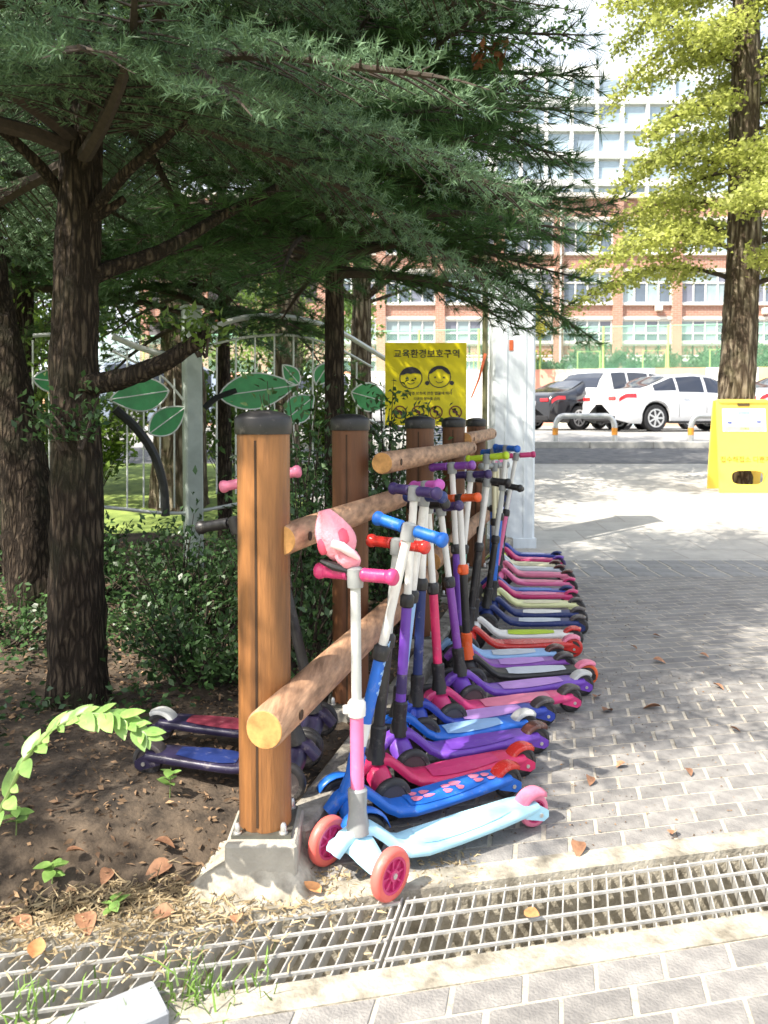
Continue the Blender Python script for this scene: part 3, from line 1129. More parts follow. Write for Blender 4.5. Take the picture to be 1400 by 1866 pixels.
GRP = "children's scooters parked along the log fence"
SP = [
 # rear px, angle, wheelbase, colours, label, bar pixels (x0,y0,x1,y1), depth spread
 ((972, 1505), 28, .53, dict(deck='lightblue', mat='lightblue', stem='pink', upper='silver', grip='hotpink', wheel='coral', rim='hotpink', rwheel='rose', brake='rose',
   socket='grey', clamp='white', low=.44, hub='grey'), 'light blue scooter with coral pink spoked wheels and a pink stem, outermost of the row', (583, 1040, 716, 1052), -.05),
 ((925, 1452), 26, .50, dict(deck='blue', mat='blue', stem='blue', upper='white', grip='bluegrip', brake='red', socket='blue', print='rose', sticker='white', letter='sky', fender='blue', low=.50),
   'blue scooter with pink deck print, lettered blue stem and blue grips', (684, 943, 812, 986), -.06),
 ((952, 1414), 20, .48, dict(deck='raspberry', mat='hotpink', stem='black', upper='silver', grip='red', brake='red', socket='black'),
   'raspberry pink scooter with red grips and silver upper stem beside the blue printed one', (672, 989, 778, 993), -.03),
 ((978, 1372), 17, .48, dict(deck='purple', mat='purple', stem='purple', upper='white', grip='darkpurple', brake='brown', sticker='darkpurple'),
   'purple scooter with dark violet grips and white upper stem beside the raspberry one', (714, 892, 798, 897), -.04),
 ((958, 1347), 15, .46, dict(deck='blue', mat='sky', stem='sky', upper='white', grip='navy', brake='silver', sticker='white'),
   'mid blue scooter with pale blue stem bearing a white sticker', (742, 908, 806, 902), -.03),
 ((992, 1322), 14, .48, dict(deck='deepblue', mat='lilac', stem='navy', upper='white', grip='magenta', brake='smoke'),
   'deep blue scooter with lilac deck top, navy stem and magenta grips', (754, 890, 800, 880), -.03),
 ((1040, 1297), 14, .52, dict(deck='hotpink', mat='rose', stem='raspberry', upper='white', grip='black', brake='smoke'),
   'hot pink scooter with crimson stem leaning to the fence and black grips', (748, 925, 812, 914), -.03),
 ((1062, 1268), 12, .51, dict(deck='purple', mat='lilac', stem='violet', upper='white', grip='darkpurple', brake='silver'),
   'purple scooter with glossy lilac deck top and slanting violet stem', (768, 932, 838, 918), -.03),
 ((1070, 1248), 3, .50, dict(deck='black', mat='palegrey', stem='black', upper='white', grip='orange', rwheel='orange', brake='rose', socket='orange', clamp='orange', hub='black'),
   'black scooter with grey deck top, orange rear wheel and orange grips', (806, 912, 870, 903), -.02),
 ((1030, 1232), 2, .45, dict(deck='violet', mat='lilac', stem='purple', upper='white', grip='violet', brake='smoke', socket='black'),
   'lilac topped scooter with violet grips next to the black and orange one', (786, 853, 862, 846), -.02),
 ((1014, 1216), -1, .45, dict(deck='sky', mat='palegrey', stem='teal', upper='white', grip='darkpurple', brake='brown', socket='black', clamp='black'),
   'pale grey and sky blue scooter with a sea green stem', (828, 868, 890, 862), -.02),
 ((1044, 1197), -4, .48, dict(deck='red', mat='red', stem='black', upper='white', grip='black', rwheel='red', brake='rose'),
   'red scooter with red rear wheel and black stem', (850, 871, 928, 879), -.02),
 ((1046, 1180), -7, .48, dict(deck='white', mat='lime', stem='black', upper='silver', grip='lime', brake='red'),
   'white scooter with lime green deck top and lime grips', (852, 838, 924, 829), -.02),
 ((1056, 1157), -10, .47, dict(deck='navy', mat='palegrey', stem='black', upper='silver', grip='black', brake='smoke', socket='black'),
   'navy scooter with pale grey deck top and all black handlebar', (886, 878, 948, 889), -.02),
 ((1056, 1141), -12, .46, dict(deck='navy', mat='white', stem='blue', upper='white', grip='blue', brake='smoke'),
   'navy edged scooter with white deck top and bright blue grips', (906, 816, 940, 817), -.02),
 ((1052, 1122), -13, .46, dict(deck='paleyel', mat='cream', stem='silver', upper='cream', grip='grey', brake='smoke'),
   'cream yellow scooter with cream upper stem in the far half of the row', None, 0),
 ((1044, 1106), -15, .46, dict(deck='hotpink', mat='pink', stem='pink', upper='white', grip='hotpink', brake='hotpink', rwheel='wheel'),
   'bright pink scooter whose pink grip sticks out past the white pillar', (908, 832, 974, 828), -.01),
 ((1034, 1098), -16, .45, dict(deck='deepblue', mat='blue', stem='blue', upper='white', grip='blue', brake='navy'),
   'royal blue scooter squeezed between two pink ones', (882, 826, 916, 817), -.01),
 ((1040, 1082), -18, .45, dict(deck='pink', mat='rose', stem='hotpink', upper='cream', grip='pink', brake='hotpink'),
   'rose pink scooter with cream upper stem and hot pink brake flap', None, 0),
 ((1036, 1066), -20, .45, dict(deck='rose', mat='pink', stem='lavender', upper='white', grip='lavender', brake='brown'),
   'rose scooter with lavender stem and brown brake flap', None, 0),
 ((1022, 1056), -22, .44, dict(deck='palegrey', mat='white', stem='black', upper='white', grip='black', brake='brown', fender='palegrey'),
   'pale grey scooter with black stem near the far end of the row', None, 0),
 ((1014, 1047), -24, .44, dict(deck='cream', mat='cream', stem='lime', upper='cream', grip='black', brake='brown', fender='lime'),
   'cream scooter with lime green mudguards and stem', None, 0),
 ((1020, 1038), -26, .44, dict(deck='hotpink', mat='pink', stem='black', upper='mauve', grip='black', brake='purple', rwheel='darkpurple'),
   'pink scooter with mauve upper stem and dark purple rear wheel', (914, 884, 950, 890), -.01),
 ((1016, 1029), -28, .44, dict(deck='deepblue', mat='lavender', stem='navy', upper='white', grip='navy', brake='navy'),
   'lavender topped blue scooter at the far end of the row by the pillar', None, 0),
]
rs = random.Random(21)
for i, (rp, a, L, c, lab, bar, dsp) in enumerate(SP):
    rear = gp(*rp)
    ang = R(a)
    d = Vector((math.cos(ang), math.sin(ang), 0))
    front = rear - d * L
    side = Vector((-d.y, d.x, 0))
    if bar:
        Yb = front.y + .03
        e0, e1 = at(bar[0], bar[1], Yb - dsp), at(bar[2], bar[3], Yb + dsp)
        steer = R(20) if i == 0 else rs.uniform(-.12, .2)
    else:
        zt = rs.uniform(.74, .86)
        ctr = front + d * rs.uniform(-.02, .05) + side * rs.uniform(-.03, .03) + Vector((0, 0, zt))
        s2 = Matrix.Rotation(rs.uniform(-.6, .4), 3, 'Z') @ side
        e0, e1 = ctr + s2 * .13, ctr - s2 * .13
        steer = rs.uniform(-.2, .2)
    # keep the handlebar a sensible width
    mid, dv = (e0 + e1) / 2, (e1 - e0)
    want = max(.225, min(.27, dv.length))
    if dv.length < .2:          # seen end-on: the rest of its width runs away from the viewer
        dv.y = -math.copysign(math.sqrt(max(0.0, want ** 2 - dv.x ** 2 - dv.z ** 2)), 1)
    dv = dv.normalized() * want
    e0, e1 = mid - dv / 2, mid + dv / 2
    scooter(front, ang, L, c, lab, (e0, e1), GRP, steer=steer, Rf=.060 if i == 0 else .058, spokes=(i == 0))

# two scooters standing on the bed behind the fence
GB = 'scooters on the bed behind the fence'
zb = soil_z(-.45, 2.2)


def back_scooter(front, ang, L, c, lab, bar):
    return scooter(front, ang, L, c, lab, bar, GB)


f1 = Vector((-.25, 2.14, zb + .008))
back_scooter(f1, R(172), .44, dict(deck='dusk', mat='navy', stem='black', upper='black', grip='black', brake='smoke', hub='black'),
             'dark purple scooter standing on the earth bed behind the orange brown post', (at(362, 962, 2.22), at(500, 940, 2.10)))
f2 = Vector((-.22, 2.36, zb + .012))
back_scooter(f2, R(172), .50, dict(deck='dusk', mat='dullred', stem='black', upper='brown', grip='rose', brake='silver', hub='black'),
             'scooter with red printed deck, silver brake and pale pink grips behind the post', (at(402, 888, 2.42), at(548, 858, 2.40)))

# pink soft toy on the first handlebar
tb = at(616, 985, 1.86)
toy = empty('soft_toy', tb)
tag(toy, 'pink soft toy with pale band perched on the light blue scooter handlebar', 'soft toy')
m_toy = mat('toy_pink', srgb('eb9aa8'), rough=0.85, var=0.12, scale=25, bump=0.4, bscale=120)
m_toy2 = mat('toy_deep_pink', srgb('d9566f'), rough=0.85, var=0.15, scale=30)
m_toyw = mat('toy_white', srgb('efdcdc'), rough=0.8, var=0.08)
tl = Matrix.Rotation(R(-14), 3, 'Y')
hd_ = MB()
vs, fs = [], []
NN, MM = 22, 12
rq = random.Random(2)
for i in range(MM + 1):
    t = i / MM
    rad = .047 * (math.sin(math.pi * (.10 + .80 * t)) ** .75) * (1.12 - .45 * t)
    for k in range(NN):
        a_ = 2 * math.pi * k / NN
        fold = 1 + .09 * math.sin(4 * a_ + 2.2 * t) + .06 * math.sin(7 * a_ - 3 * t) + rq.uniform(-.02, .02)
        vs.append(tl @ Vector((math.cos(a_) * rad * fold - .014 * t * t, math.sin(a_) * rad * fold * .9, -.045 + .125 * t)))
for i in range(MM):
    for k in range(NN):
        q, q2 = i * NN + k, i * NN + (k + 1) % NN
        fs.append((q, q2, q2 + NN, q + NN))
fs += [tuple(range(NN - 1, -1, -1)), tuple(range(MM * NN, (MM + 1) * NN))]
hd_.add(vs, fs).build('head', m_toy, toy, smooth=True, angle=80)
MB().ball((.024, -.012, -.040), (.034, .032, .026), n=14, m=9, M=Matrix.Rotation(R(35), 3, 'Y'), lump=.06, seed=3).build('muzzle', m_toy, toy, smooth=True, angle=80)
for k, (dx, dy, dz) in enumerate(((-.036, -.020, -.012), (.016, -.038, .016))):
    MB().ball((dx, dy, dz), (.013, .008, .02), n=10, m=7, M=tl, lump=.08, seed=k).build('patch', m_toy2, toy, smooth=True, angle=80)
MB().tube([(-.012, -.047, .0), (.012, -.050, -.006), (.036, -.044, -.024), (.052, -.030, -.04)], [.010, .0115, .0095, .004], n=10).build('band', m_toyw, toy, smooth=True)
MB().tube([(-.04, -.012, -.048), (-.008, -.028, -.058), (.03, -.028, -.07)], [.006, .011, .006], n=8).build('underside', M_BLACK, toy, smooth=True)
MB().tube([(.036, -.012, -.03), (.043, -.012, -.065), (.040, -.008, -.085)], [.011, .009, .006], n=8).build('tail', m_toy2, toy, smooth=True)

# ------------------------------------------------------------------ conifers
def branch_path(base, az, el, length, droop, n=9, curl=0.0):
    """points of a bough: leaves the trunk at el, sags by droop, tip turns by curl"""
    out = []
    p = np.array(base, dtype=float)
    e, a = el, az
    for i in range(n):
        out.append(p.copy())
        st = length / (n - 1)
        p = p + st * np.array([math.cos(a) * math.cos(e), math.sin(a) * math.cos(e), math.sin(e)])
        e += (-droop + (1.6 * droop if i > n * .6 else 0)) / (n - 1) * 2
        a += curl / (n - 1)
    return np.array(out)


def fir_shoots(path, length, rr, dens=0.055, start=.18, maxside=.5, blunt=False):
    """side shoots of a fir bough: list of (start, dir, length)"""
    out = []
    n = len(path)
    s = start
    while s < 1.0:
        q = s * (n - 1)
        i = min(int(q), n - 2)
        p = path[i] + (path[i + 1] - path[i]) * (q - i)
        d = path[i + 1] - path[i]
        d = d / np.linalg.norm(d)
        sd = np.cross(d, (0, 0, 1.0))
        sd /= np.linalg.norm(sd) + 1e-9
        for k in (-1, 1):
            ln = min(maxside, ((.50 * (1 - s) + .12) if not blunt else (.30 * (1 - s) + .34)) * length * .62) * rr.uniform(.6, 1.1)
            dd = d * rr.uniform(.5, .85) + sd * k * rr.uniform(.7, 1.0) + np.array((0, 0, rr.uniform(-.28, .1)))
            out.append((p, dd / np.linalg.norm(dd), ln))
        s += dens / length * rr.uniform(.7, 1.3)
    d = path[-1] - path[-2]
    out.append((path[-1], d / np.linalg.norm(d), .14))
    return out


def fir_needles(shoots, rr, step=.042, per=15, nl=.024, nw=.0022):
    """expand shoots to sprays, sprays to needles"""
    SPp, SPd, SPl = [], [], []
    for p, d, ln in shoots:
        sd = np.cross(d, (0, 0, 1.0))
        sd /= np.linalg.norm(sd) + 1e-9
        m = max(1, int(ln / step))
        for j in range(m):
            t = (j + .5) / m
            q = p + d * ln * t - np.array((0, 0, .10 * ln * t * t))
            for k in (-1, 1):
                if rr.random() < .1:
                    continue
                dd = d * .75 + sd * k * rr.uniform(.3, .9) + np.array((0, 0, rr.uniform(-.25, .55)))
                SPp.append(q)
                SPd.append(dd / np.linalg.norm(dd))
                SPl.append(rr.uniform(.05, .11) * (1.1 - .4 * t))
        SPp.append(p + d * ln)
        SPd.append(d)
        SPl.append(.07)
    SPp, SPd, SPl = np.array(SPp), np.array(SPd), np.array(SPl)
    m = len(SPp)
    t = np.tile((np.arange(per) + .5) / per, m).reshape(m, per)
    P_ = SPp[:, None, :] + SPd[:, None, :] * (SPl[:, None] * t)[..., None]
    P_ = P_.reshape(-1, 3)
    D_ = np.repeat(SPd, per, axis=0)
    rad_ = rand_unit(len(D_))
    rad_ = unit(rad_ - D_ * np.sum(rad_ * D_, axis=1, keepdims=True))
    dirs = unit(D_ * .62 + rad_ * .8 + np.array([[0, 0, .22]]))
    return needles_np(P_, dirs, rng.uniform(nl * .75, nl * 1.15, len(P_)), nw)


def merge(lst):
    V, Fq, o = [], [], 0
    for v, f in lst:
        V.append(v)
        Fq.append(f + o)
        o += len(v)
    return np.concatenate(V), np.concatenate(Fq)


def conifer(name, label, base, height, rad, crown_z0, spread, nb, seed, kind='fir', lean=(0, 0), fine_to=4.0, group=None, trunk_pts=None, bark=None,
            az_keep=None, dens=1.0, sector=None, limb_extra=(), taper=.8, boughs=()):
    rr = random.Random(seed)
    e = empty(name, base)
    tag(e, label, 'tree', group)
    B = np.array(base)
    tp = trunk_pts or [(0, 0, -.12), (lean[0] * .3, lean[1] * .3, height * .3), (lean[0] * .7, lean[1] * .7, height * .6), (lean[0], lean[1], height)]
    radii = [rad * 1.25, rad * .98, rad * .85, rad * .62, rad * .2]
    if len(tp) == 4:
        radii = [rad * 1.12, rad * .9, rad * .6, rad * .12]
    bark_tube(tp, radii[:len(tp)], n=30, seed=seed, seg=16).build('trunk', bark or M_BARK, e, smooth=True, angle=70)
    wood, nd = [], []
    limbs = MB()
    zs = sorted(crown_z0 + (height - crown_z0 - .3) * (k / nb) ** 1.15 for k in range(nb))
    for k, z in enumerate(zs + [b_[0] for b_ in boughs]):
        t = (z - crown_z0) / (height - crown_z0)
        ln = spread * (1 - t) ** taper * rr.uniform(.75, 1.12) + .15
        az = k * 2.399 + rr.uniform(-.3, .3)
        if sector and rr.random() < .5:
            az = rr.uniform(*sector)
        if k >= nb:
            ln, az = boughs[k - nb][1], boughs[k - nb][2]
        f = z / height
        bx = np.interp(z, [q[2] for q in tp], [q[0] for q in tp])
        by = np.interp(z, [q[2] for q in tp], [q[1] for q in tp])
        el = R(rr.uniform(-8, 18) if kind == 'fir' else rr.uniform(-5, 25))
        path = branch_path((bx, by, z), az, el, ln, R(rr.uniform(8, 26)), curl=rr.uniform(-.4, .4))
        r0 = .013 + .011 * ln
        limbs.tube([Vector(p) for p in path], [r0 * (1 - .82 * i / (len(path) - 1)) for i in range(len(path))], n=6)
        fine = z < fine_to
        if kind == 'fir':
            sh = [q for q in fir_shoots(path, ln, rr, dens=.065 / dens if fine else .15) if rr.random() < .82]
            for p, d, l_ in sh:
                limbs.tube([Vector(p), Vector(p + d * l_ * .5 - np.array((0, 0, .025 * l_))), Vector(p + d * l_ - np.array((0, 0, .1 * l_)))], [.0045, .003, .0012], n=3, cap=False)
            nd.append(fir_needles(sh, rr, step=.056 if fine else .085, per=22 if fine else 9, nl=.028 if fine else .055, nw=.0038 if fine else .018))
        else:
            sh = fir_shoots(path, ln, rr, dens=.14 / dens if fine else .2, start=.22, maxside=.5, blunt=True)
            tP, tD = [], []
            for p, d, l_ in sh:
                limbs.tube([Vector(p), Vector(p + d * l_)], [.005, .002], n=3, cap=False)
                m = max(2, int(l_ / .085))
                for j in range(m):
                    q = p + d * l_ * (j + 1) / m
                    dd = d + np.array([rr.uniform(-.7, .7), rr.uniform(-.7, .7), rr.uniform(-.2, .7)])
                    tP.append(q)
                    tD.append(dd / np.linalg.norm(dd))
            tP, tD = np.array(tP), np.array(tD)
            per = 30 if fine else 12
            Pn = np.repeat(tP, per, axis=0) - np.repeat(tD, per, axis=0) * rng.uniform(0, .05, (len(tP) * per, 1))
            Dn = unit(np.repeat(tD, per, axis=0) * 1.0 + rand_unit(len(Pn)) * .75)
            nd.append(needles_np(Pn, Dn, rng.uniform(.07, .115, len(Pn)), .0034 if fine else .010))
    for path, r0, r1 in limb_extra:
        pts = [Vector(p) - Vector(base) for p in path]
        bark_tube(pts, [r0 + (r1 - r0) * i / (len(pts) - 1) for i in range(len(pts))], n=12, seed=seed + 5).build('limb', bark or M_BARK, e, smooth=True, angle=70)
    tag(limbs.build('branches', M_TWIG, e), kind='stuff')
    V, Fq = merge(nd)
    cr = obj('crown', np_mesh('crown', V, Fq, M_FIR if kind == 'fir' else M_PINE), e)
    tag(cr, kind='stuff')
    return e


tb1 = gp(146, 1290, .06)
bY = tb1.y
conifer('fir_tree', 'fir with thick knotted trunk and pale lit needles, with a broken side limb', (tb1.x, tb1.y, .06), 6.2, .092, 1.95, 1.42, 96, 3,
        trunk_pts=[(0, 0, -.14), (-.005, .0, .55), (.0, .02, 1.5), (.05, .05, 3.2), (.06, .1, 6.2)], fine_to=3.0, sector=(-2.7, .2), dens=1.35, boughs=[(3.02 + .10 * q, 2.42 - .08 * (q % 3), -1.84 - .05 * q) for q in range(3)],  # boughs: added above the view to throw dappled shade on the first post
        limb_extra=[([at(140, 520, bY), at(200, 490, bY + .05), at(300, 455, bY + .15), at(420, 385, bY + .3), at(520, 330, bY + .45), at(600, 240, bY + .6)], .034, .012),
                    ([at(140, 430, bY), at(170, 385, bY), at(225, 320, bY - .1), at(290, 262, bY - .2), at(350, 205, bY - .3)], .027, .010),
                    ([at(150, 420, bY), at(110, 350, bY), at(60, 290, bY - .1), at(0, 235, bY - .2), at(-80, 180, bY - .3)], .026, .012),
                    ([at(140, 702, bY), at(180, 698, bY - .05), at(225, 690, bY - .08), at(290, 665, bY - .1), at(345, 632, bY - .1), at(382, 610, bY - .1)], .042, .024),
                    ([at(160, 405, bY), at(200, 380, bY), at(228, 362, bY)], .02, .012)])
conifer('pine_tree', 'dark long needled pine with slender trunk overhanging the log fence', (at(610, 700, 4.25).x, 4.25, .05), 5.6, .055, 1.84, 1.22, 135, 8, kind='pine',
        fine_to=3.7, sector=(-2.3, .25), dens=1.75, taper=.45)
conifer('fir_tree', 'shaded leaning tree with dark rough trunk and a sunlit patch low on its bark', (gp(58, 1100, .1).x, gp(58, 1100, .1).y, .1), 6.5, .13, 2.2, 1.9, 40, 15,
        trunk_pts=[(.05, 0, -.1), (-.02, 0, .6), (-.15, .05, 1.3), (-.32, .1, 2.6), (-.4, .1, 6.5)], fine_to=2.6)
conifer('pine_tree', 'second dark pine standing behind the slender trunked pine, deeper in the bed', (-1.35, 6.5, .05), 4.3, .06, 1.9, 1.9, 56, 31, kind='pine', fine_to=2.6, sector=(-3, 0), dens=1.2)
conifer('fir_tree', 'tall dense fir standing behind the knotted fir', (-2.9, 6.2, .05), 6.2, .09, 2.1, 2.2, 60, 44, fine_to=2.0, sector=(-2.8, 0))
conifer('fir_tree', 'unseen fir added outside the bed corner to shade the bare earth', (-2.95, 1.25, .05), 3.7, .08, 1.3, 1.25, 50, 51, fine_to=0.0)  # added out of view, only to cast shade on the soil
conifer('fir_tree', 'unseen fir added past the leaning trunk to darken the bed', (-4.6, 4.6, .05), 6.5, .1, 1.6, 2.0, 56, 52, fine_to=0.0)  # out of frame too, put in to keep the bed dark
# brown dead sprigs in the pine
for k, (px, py) in enumerate(((880, 105), (905, 92))):
    q = at(px, py, 3.7)
    V, Fq = leaves_np(np.array([q] * 14) + rng.normal(0, .02, (14, 3)), rand_unit(14), rng.uniform(.04, .07, 14), .035)
    o = obj('dead_leaf_cluster', np_mesh('dead_leaf_cluster', V, Fq, mat('dead_leaves', (0.24, 0.085, 0.04), rough=.9, island=.3)), None)
    tag(o, 'reddish brown dead leaf cluster caught in the dark pine bough', 'leaf cluster', 'dead leaf clusters in the pine', kind='stuff')


# ------------------------------------------------------------------ broadleaf trees
def broad_tree(name, label, base, height, rad, cz, spread, nclump, per, leaf, seed, m, bark=M_BARK2, trunk_pts=None, low=0.0, fan=False, group=None, kscale=1.0, clump_r=(.28, .55)):
    rr = random.Random(seed)
    e = empty(name, base)
    tag(e, label, 'tree', group)
    tp = trunk_pts or [(0, 0, -.2), (.0, 0, height * .15), (.03, .02, height * .45), (.05, 0, height * .95)]
    rads = [rad * 1.3, rad, rad * .8, rad * .15] if len(tp) == 4 else [rad * (1.3 - 1.15 * i / (len(tp) - 1)) for i in range(len(tp))]
    bark_tube(tp, rads, n=22, seed=seed, seg=7).build('trunk', bark, e, smooth=True, angle=70)
    limbs = MB()
    Pl, Dl = [], []
    tz, tx, ty = [q[2] for q in tp], [q[0] for q in tp], [q[1] for q in tp]
    for k in range(nclump):
        t = rr.random() ** .9
        z = cz + (height - cz) * t
        prof = math.sin(math.pi * min(1, .12 + .88 * (1 - abs(2 * t - .75) / 1.3))) if not low else (1 - .75 * t)
        rmax = spread * max(.25, prof)
        a = rr.uniform(0, 2 * math.pi)
        r = rmax * math.sqrt(rr.uniform(.08, 1))
        c = np.array([math.cos(a) * r, math.sin(a) * r, z])
        zb_ = max(cz * .85, z - r * .45)
        bx, by = np.interp(zb_, tz, tx), np.interp(zb_, tz, ty)
        c[0] += bx
        c[1] += by
        mid = Vector((bx + (c[0] - bx) * .5, by + (c[1] - by) * .5, zb_ + (z - zb_) * .62 + .05 * r))
        limbs.tube([Vector((bx, by, zb_)), mid, Vector(c)], [.012 + .008 * r, .008 + .003 * r, .003], n=5, cap=False)
        cr = rr.uniform(*clump_r) * kscale
        nn = int(per * rr.uniform(.7, 1.3))
        q = rand_unit(nn) * (rng.uniform(0, 1, (nn, 1)) ** .5) * cr * np.array([[1.1, 1.1, .6]])
        Pl.append(c + q)
        Dl.append(unit(rand_unit(nn) + unit(q + 1e-6) * .6 + np.array([[0, 0, -.35]])))
    tag(limbs.build('branches', bark, e), kind='stuff')
    Pl, Dl = np.concatenate(Pl), np.concatenate(Dl)
    L_ = rng.uniform(leaf * .7, leaf * 1.25, len(Pl))
    V, Fq = leaves_np(Pl, Dl, L_, L_ * (1.15 if fan else .62), fan=fan)
    tag(obj('crown', np_mesh('crown', V, Fq, m), e), kind='stuff')
    return e


def ginkgo(label, base, seed):
    rr = random.Random(seed)
    e = empty('ginkgo_tree', base)
    tag(e, label, 'tree')
    tp = [(-.03, 0, -.2), (-.02, 0, .5), (.0, 0, 1.6), (.05, .02, 3.2), (.03, 0, 5.2), (0, 0, 7.2), (0, 0, 9.5)]
    bark_tube(tp, [.27, .225, .212, .195, .17, .13, .03], n=34, seed=seed, seg=14, rough=.07).build('trunk', M_BARK2, e, smooth=True, angle=70)
    limbs = MB()
    Pl, Dl, Ll = [], [], []
    for k in range(60):
        z = 2.5 + 6.6 * (k / 60)
        az = k * 2.399 + rr.uniform(-.4, .4)
        ln = max(.5, (2.55 - .20 * (z - 2.6)) * rr.uniform(.62, 1.08))
        path = branch_path((0, 0, z), az, R(rr.uniform(5, 30)), ln, R(rr.uniform(18, 40)), n=10, curl=rr.uniform(-.5, .5))
        limbs.tube([Vector(p) for p in path], [.030 * (1 - .85 * i / 9) * (ln / 2.2) + .004 for i in range(10)], n=6)
        sh = fir_shoots(path, ln, rr, dens=.14, start=.2, maxside=.7)
        for p, d, l_ in sh:
            l_ = max(l_, .22)
            limbs.tube([Vector(p), Vector(p + d * l_ - np.array((0, 0, .12 * l_)))], [.006, .002], n=3, cap=False)
            m = max(3, int(l_ / .055))
            for j in range(m):
                q = p + d * l_ * (j + .6) / m - np.array((0, 0, .12 * l_ * (j / m) ** 2))
                nn = rr.randint(8, 12)
                Pl.append(q + rng.normal(0, .065, (nn, 3)))
                Dl.append(unit(rand_unit(nn) + np.array([[0, 0, -.45]])))
    tag(limbs.build('branches', M_TWIG, e), kind='stuff')
    Pl, Dl = np.concatenate(Pl), np.concatenate(Dl)
    L_ = rng.uniform(.034, .066, len(Pl))
    V, Fq = leaves_np(Pl, Dl, L_, L_ * 1.15, fan=True)
    tag(obj('crown', np_mesh('crown', V, Fq, M_GINKGO), e), kind='stuff')
    return e


gk = at(1345, 700, 9.9)
ginkgo('ginkgo with deeply furrowed trunk and bright yellow green leaves behind the yellow board', (gk.x, gk.y, gz(9.9)), 5)
m_lit = mat('broad_leaves_lit', (0.10, 0.19, 0.03), rough=0.5, var=0.3, scale=1.0, island=0.4, col2=(0.17, 0.26, 0.045), trans=0.4)  # lighter copy of the broad leaves, with sunlight put into the colour
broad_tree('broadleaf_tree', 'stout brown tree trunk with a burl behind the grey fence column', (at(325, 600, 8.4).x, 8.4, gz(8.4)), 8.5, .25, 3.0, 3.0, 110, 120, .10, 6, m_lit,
           trunk_pts=[(0, 0, -.2), (0, 0, .8), (.06, 0, 1.5), (-.04, 0, 2.3), (-.1, 0, 4), (0, 0, 8)])
broad_tree('broadleaf_tree', 'slimmer tree trunk standing on the lawn beyond the curved fence rails', (at(522, 620, 9.6).x, 9.6, gz(9.6)), 8.5, .145, 3.3, 2.8, 110, 120, .10, 9, M_BROAD)
broad_tree('broadleaf_tree', 'leafy tree behind the slender pine that shades the road', (-.35, 11.6, gz(11.6)), 8.0, .16, 2.9, 3.0, 130, 120, .10, 12, M_BROAD)
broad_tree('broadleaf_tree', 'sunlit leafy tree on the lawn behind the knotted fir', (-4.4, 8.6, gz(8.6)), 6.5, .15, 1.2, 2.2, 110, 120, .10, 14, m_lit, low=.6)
broad_tree('broadleaf_tree', 'bushy tree at the far corner of the lawn', (-6.6, 10.5, gz(10.5)), 8.5, .2, 1.6, 3.0, 130, 120, .11, 16, M_BROAD, low=.5)
broad_tree('broadleaf_tree', 'pale green tree standing in front of the brick school left wing', (-3.0, 27.0, gz(27)), 8.0, .2, 2.2, 3.0, 110, 90, .16, 18, m_lit, low=.5, kscale=1.4)
broad_tree('yellow_shrub', 'yellow green shrub in front of the school ground floor beside the pillar', (5.9, 31.5, 2.75), 3.6, .06, .6, 1.1, 40, 60, .14, 19, mat('yellow_leaves', (0.34, 0.32, 0.04), rough=.6, island=.3, trans=.3), low=.5)


# ------------------------------------------------------------------ shrubs and bed plants
def shrub(name, label, base, rx, ry, h, n, leaf, seed, m, group=None, dense=1.0, cat='shrub'):
    rr = random.Random(seed)
    e = empty(name, base)
    tag(e, label, cat, group)
    st = MB()
    P_, D_ = [], []
    ns = max(5, int(n / 60))
    for k in range(ns):
        a, r = rr.uniform(0, 6.283), math.sqrt(rr.random())
        tip = np.array([math.cos(a) * r * rx, math.sin(a) * r * ry, h * rr.uniform(.55, 1.0) * (1 - .25 * r)])
        root = np.array([tip[0] * .3, tip[1] * .3, -.02])
        mid = (tip + root) / 2 + np.array([rr.uniform(-.05, .05), rr.uniform(-.05, .05), .05 * h])
        st.tube([Vector(root), Vector(mid), Vector(tip)], [.006, .004, .0015], n=4, cap=False)
        m_ = int(n / ns)
        t = rng.uniform(.25, 1.05, (m_, 1))
        q = root * (1 - t) ** 2 + 2 * mid * t * (1 - t) + tip * t ** 2 + rng.normal(0, .03, (m_, 3)) * np.array([[1, 1, .8]]) * (1 + h)
        q[:, 2] = np.maximum(q[:, 2], .01)
        P_.append(q)
        D_.append(unit(rand_unit(m_) + (tip - root) / (np.linalg.norm(tip - root)) * .6))
    tag(st.build('stems', M_TWIG, e), kind='stuff')
    P_, D_ = np.concatenate(P_), np.concatenate(D_)
    L_ = rng.uniform(leaf * .6, leaf * 1.3, len(P_))
    V, Fq = leaves_np(P_, D_, L_, L_ * .5)
    tag(obj('foliage', np_mesh('foliage', V, Fq, m), e), kind='stuff')
    return e


SG = 'low shrubs of the planting bed'
shrub('shrub', 'leafy shrub growing between the first and second posts behind the upper rail', (-.34, 2.75, .05), .26, .35, .95, 1700, .034, 1, M_SHRUB, SG)
shrub('shrub', 'tall twiggy shrub around the slender pine trunk behind the second post', (-.36, 3.55, .05), .38, .4, 1.42, 2600, .040, 2, M_SHRUB, SG)
shrub('shrub', 'leafy shrub reaching over the corner of the yellow sign', (.02, 4.35, .05), .34, .3, 1.42, 2200, .042, 3, M_SHRUB, SG)
shrub('shrub', 'dark shrub behind the lower rails in the middle of the fence', (.08, 3.75, .05), .22, .5, .8, 1500, .036, 4, M_SHRUB, SG)
shrub('shrub', 'low dense shrub in front of the grey fence column', (-.95, 3.75, .06), .55, .35, .62, 2600, .034, 5, M_SHRUB, SG)
shrub('shrub', 'low dark ground shrub between the fir and the orange brown post', (-.72, 3.05, .06), .45, .35, .38, 1900, .032, 6, M_SHRUB, SG)
shrub('shrub', 'spreading low shrub at the foot of the ornamental fence', (-1.75, 4.3, .08), .6, .35, .5, 1800, .038, 7, M_SHRUB, SG)
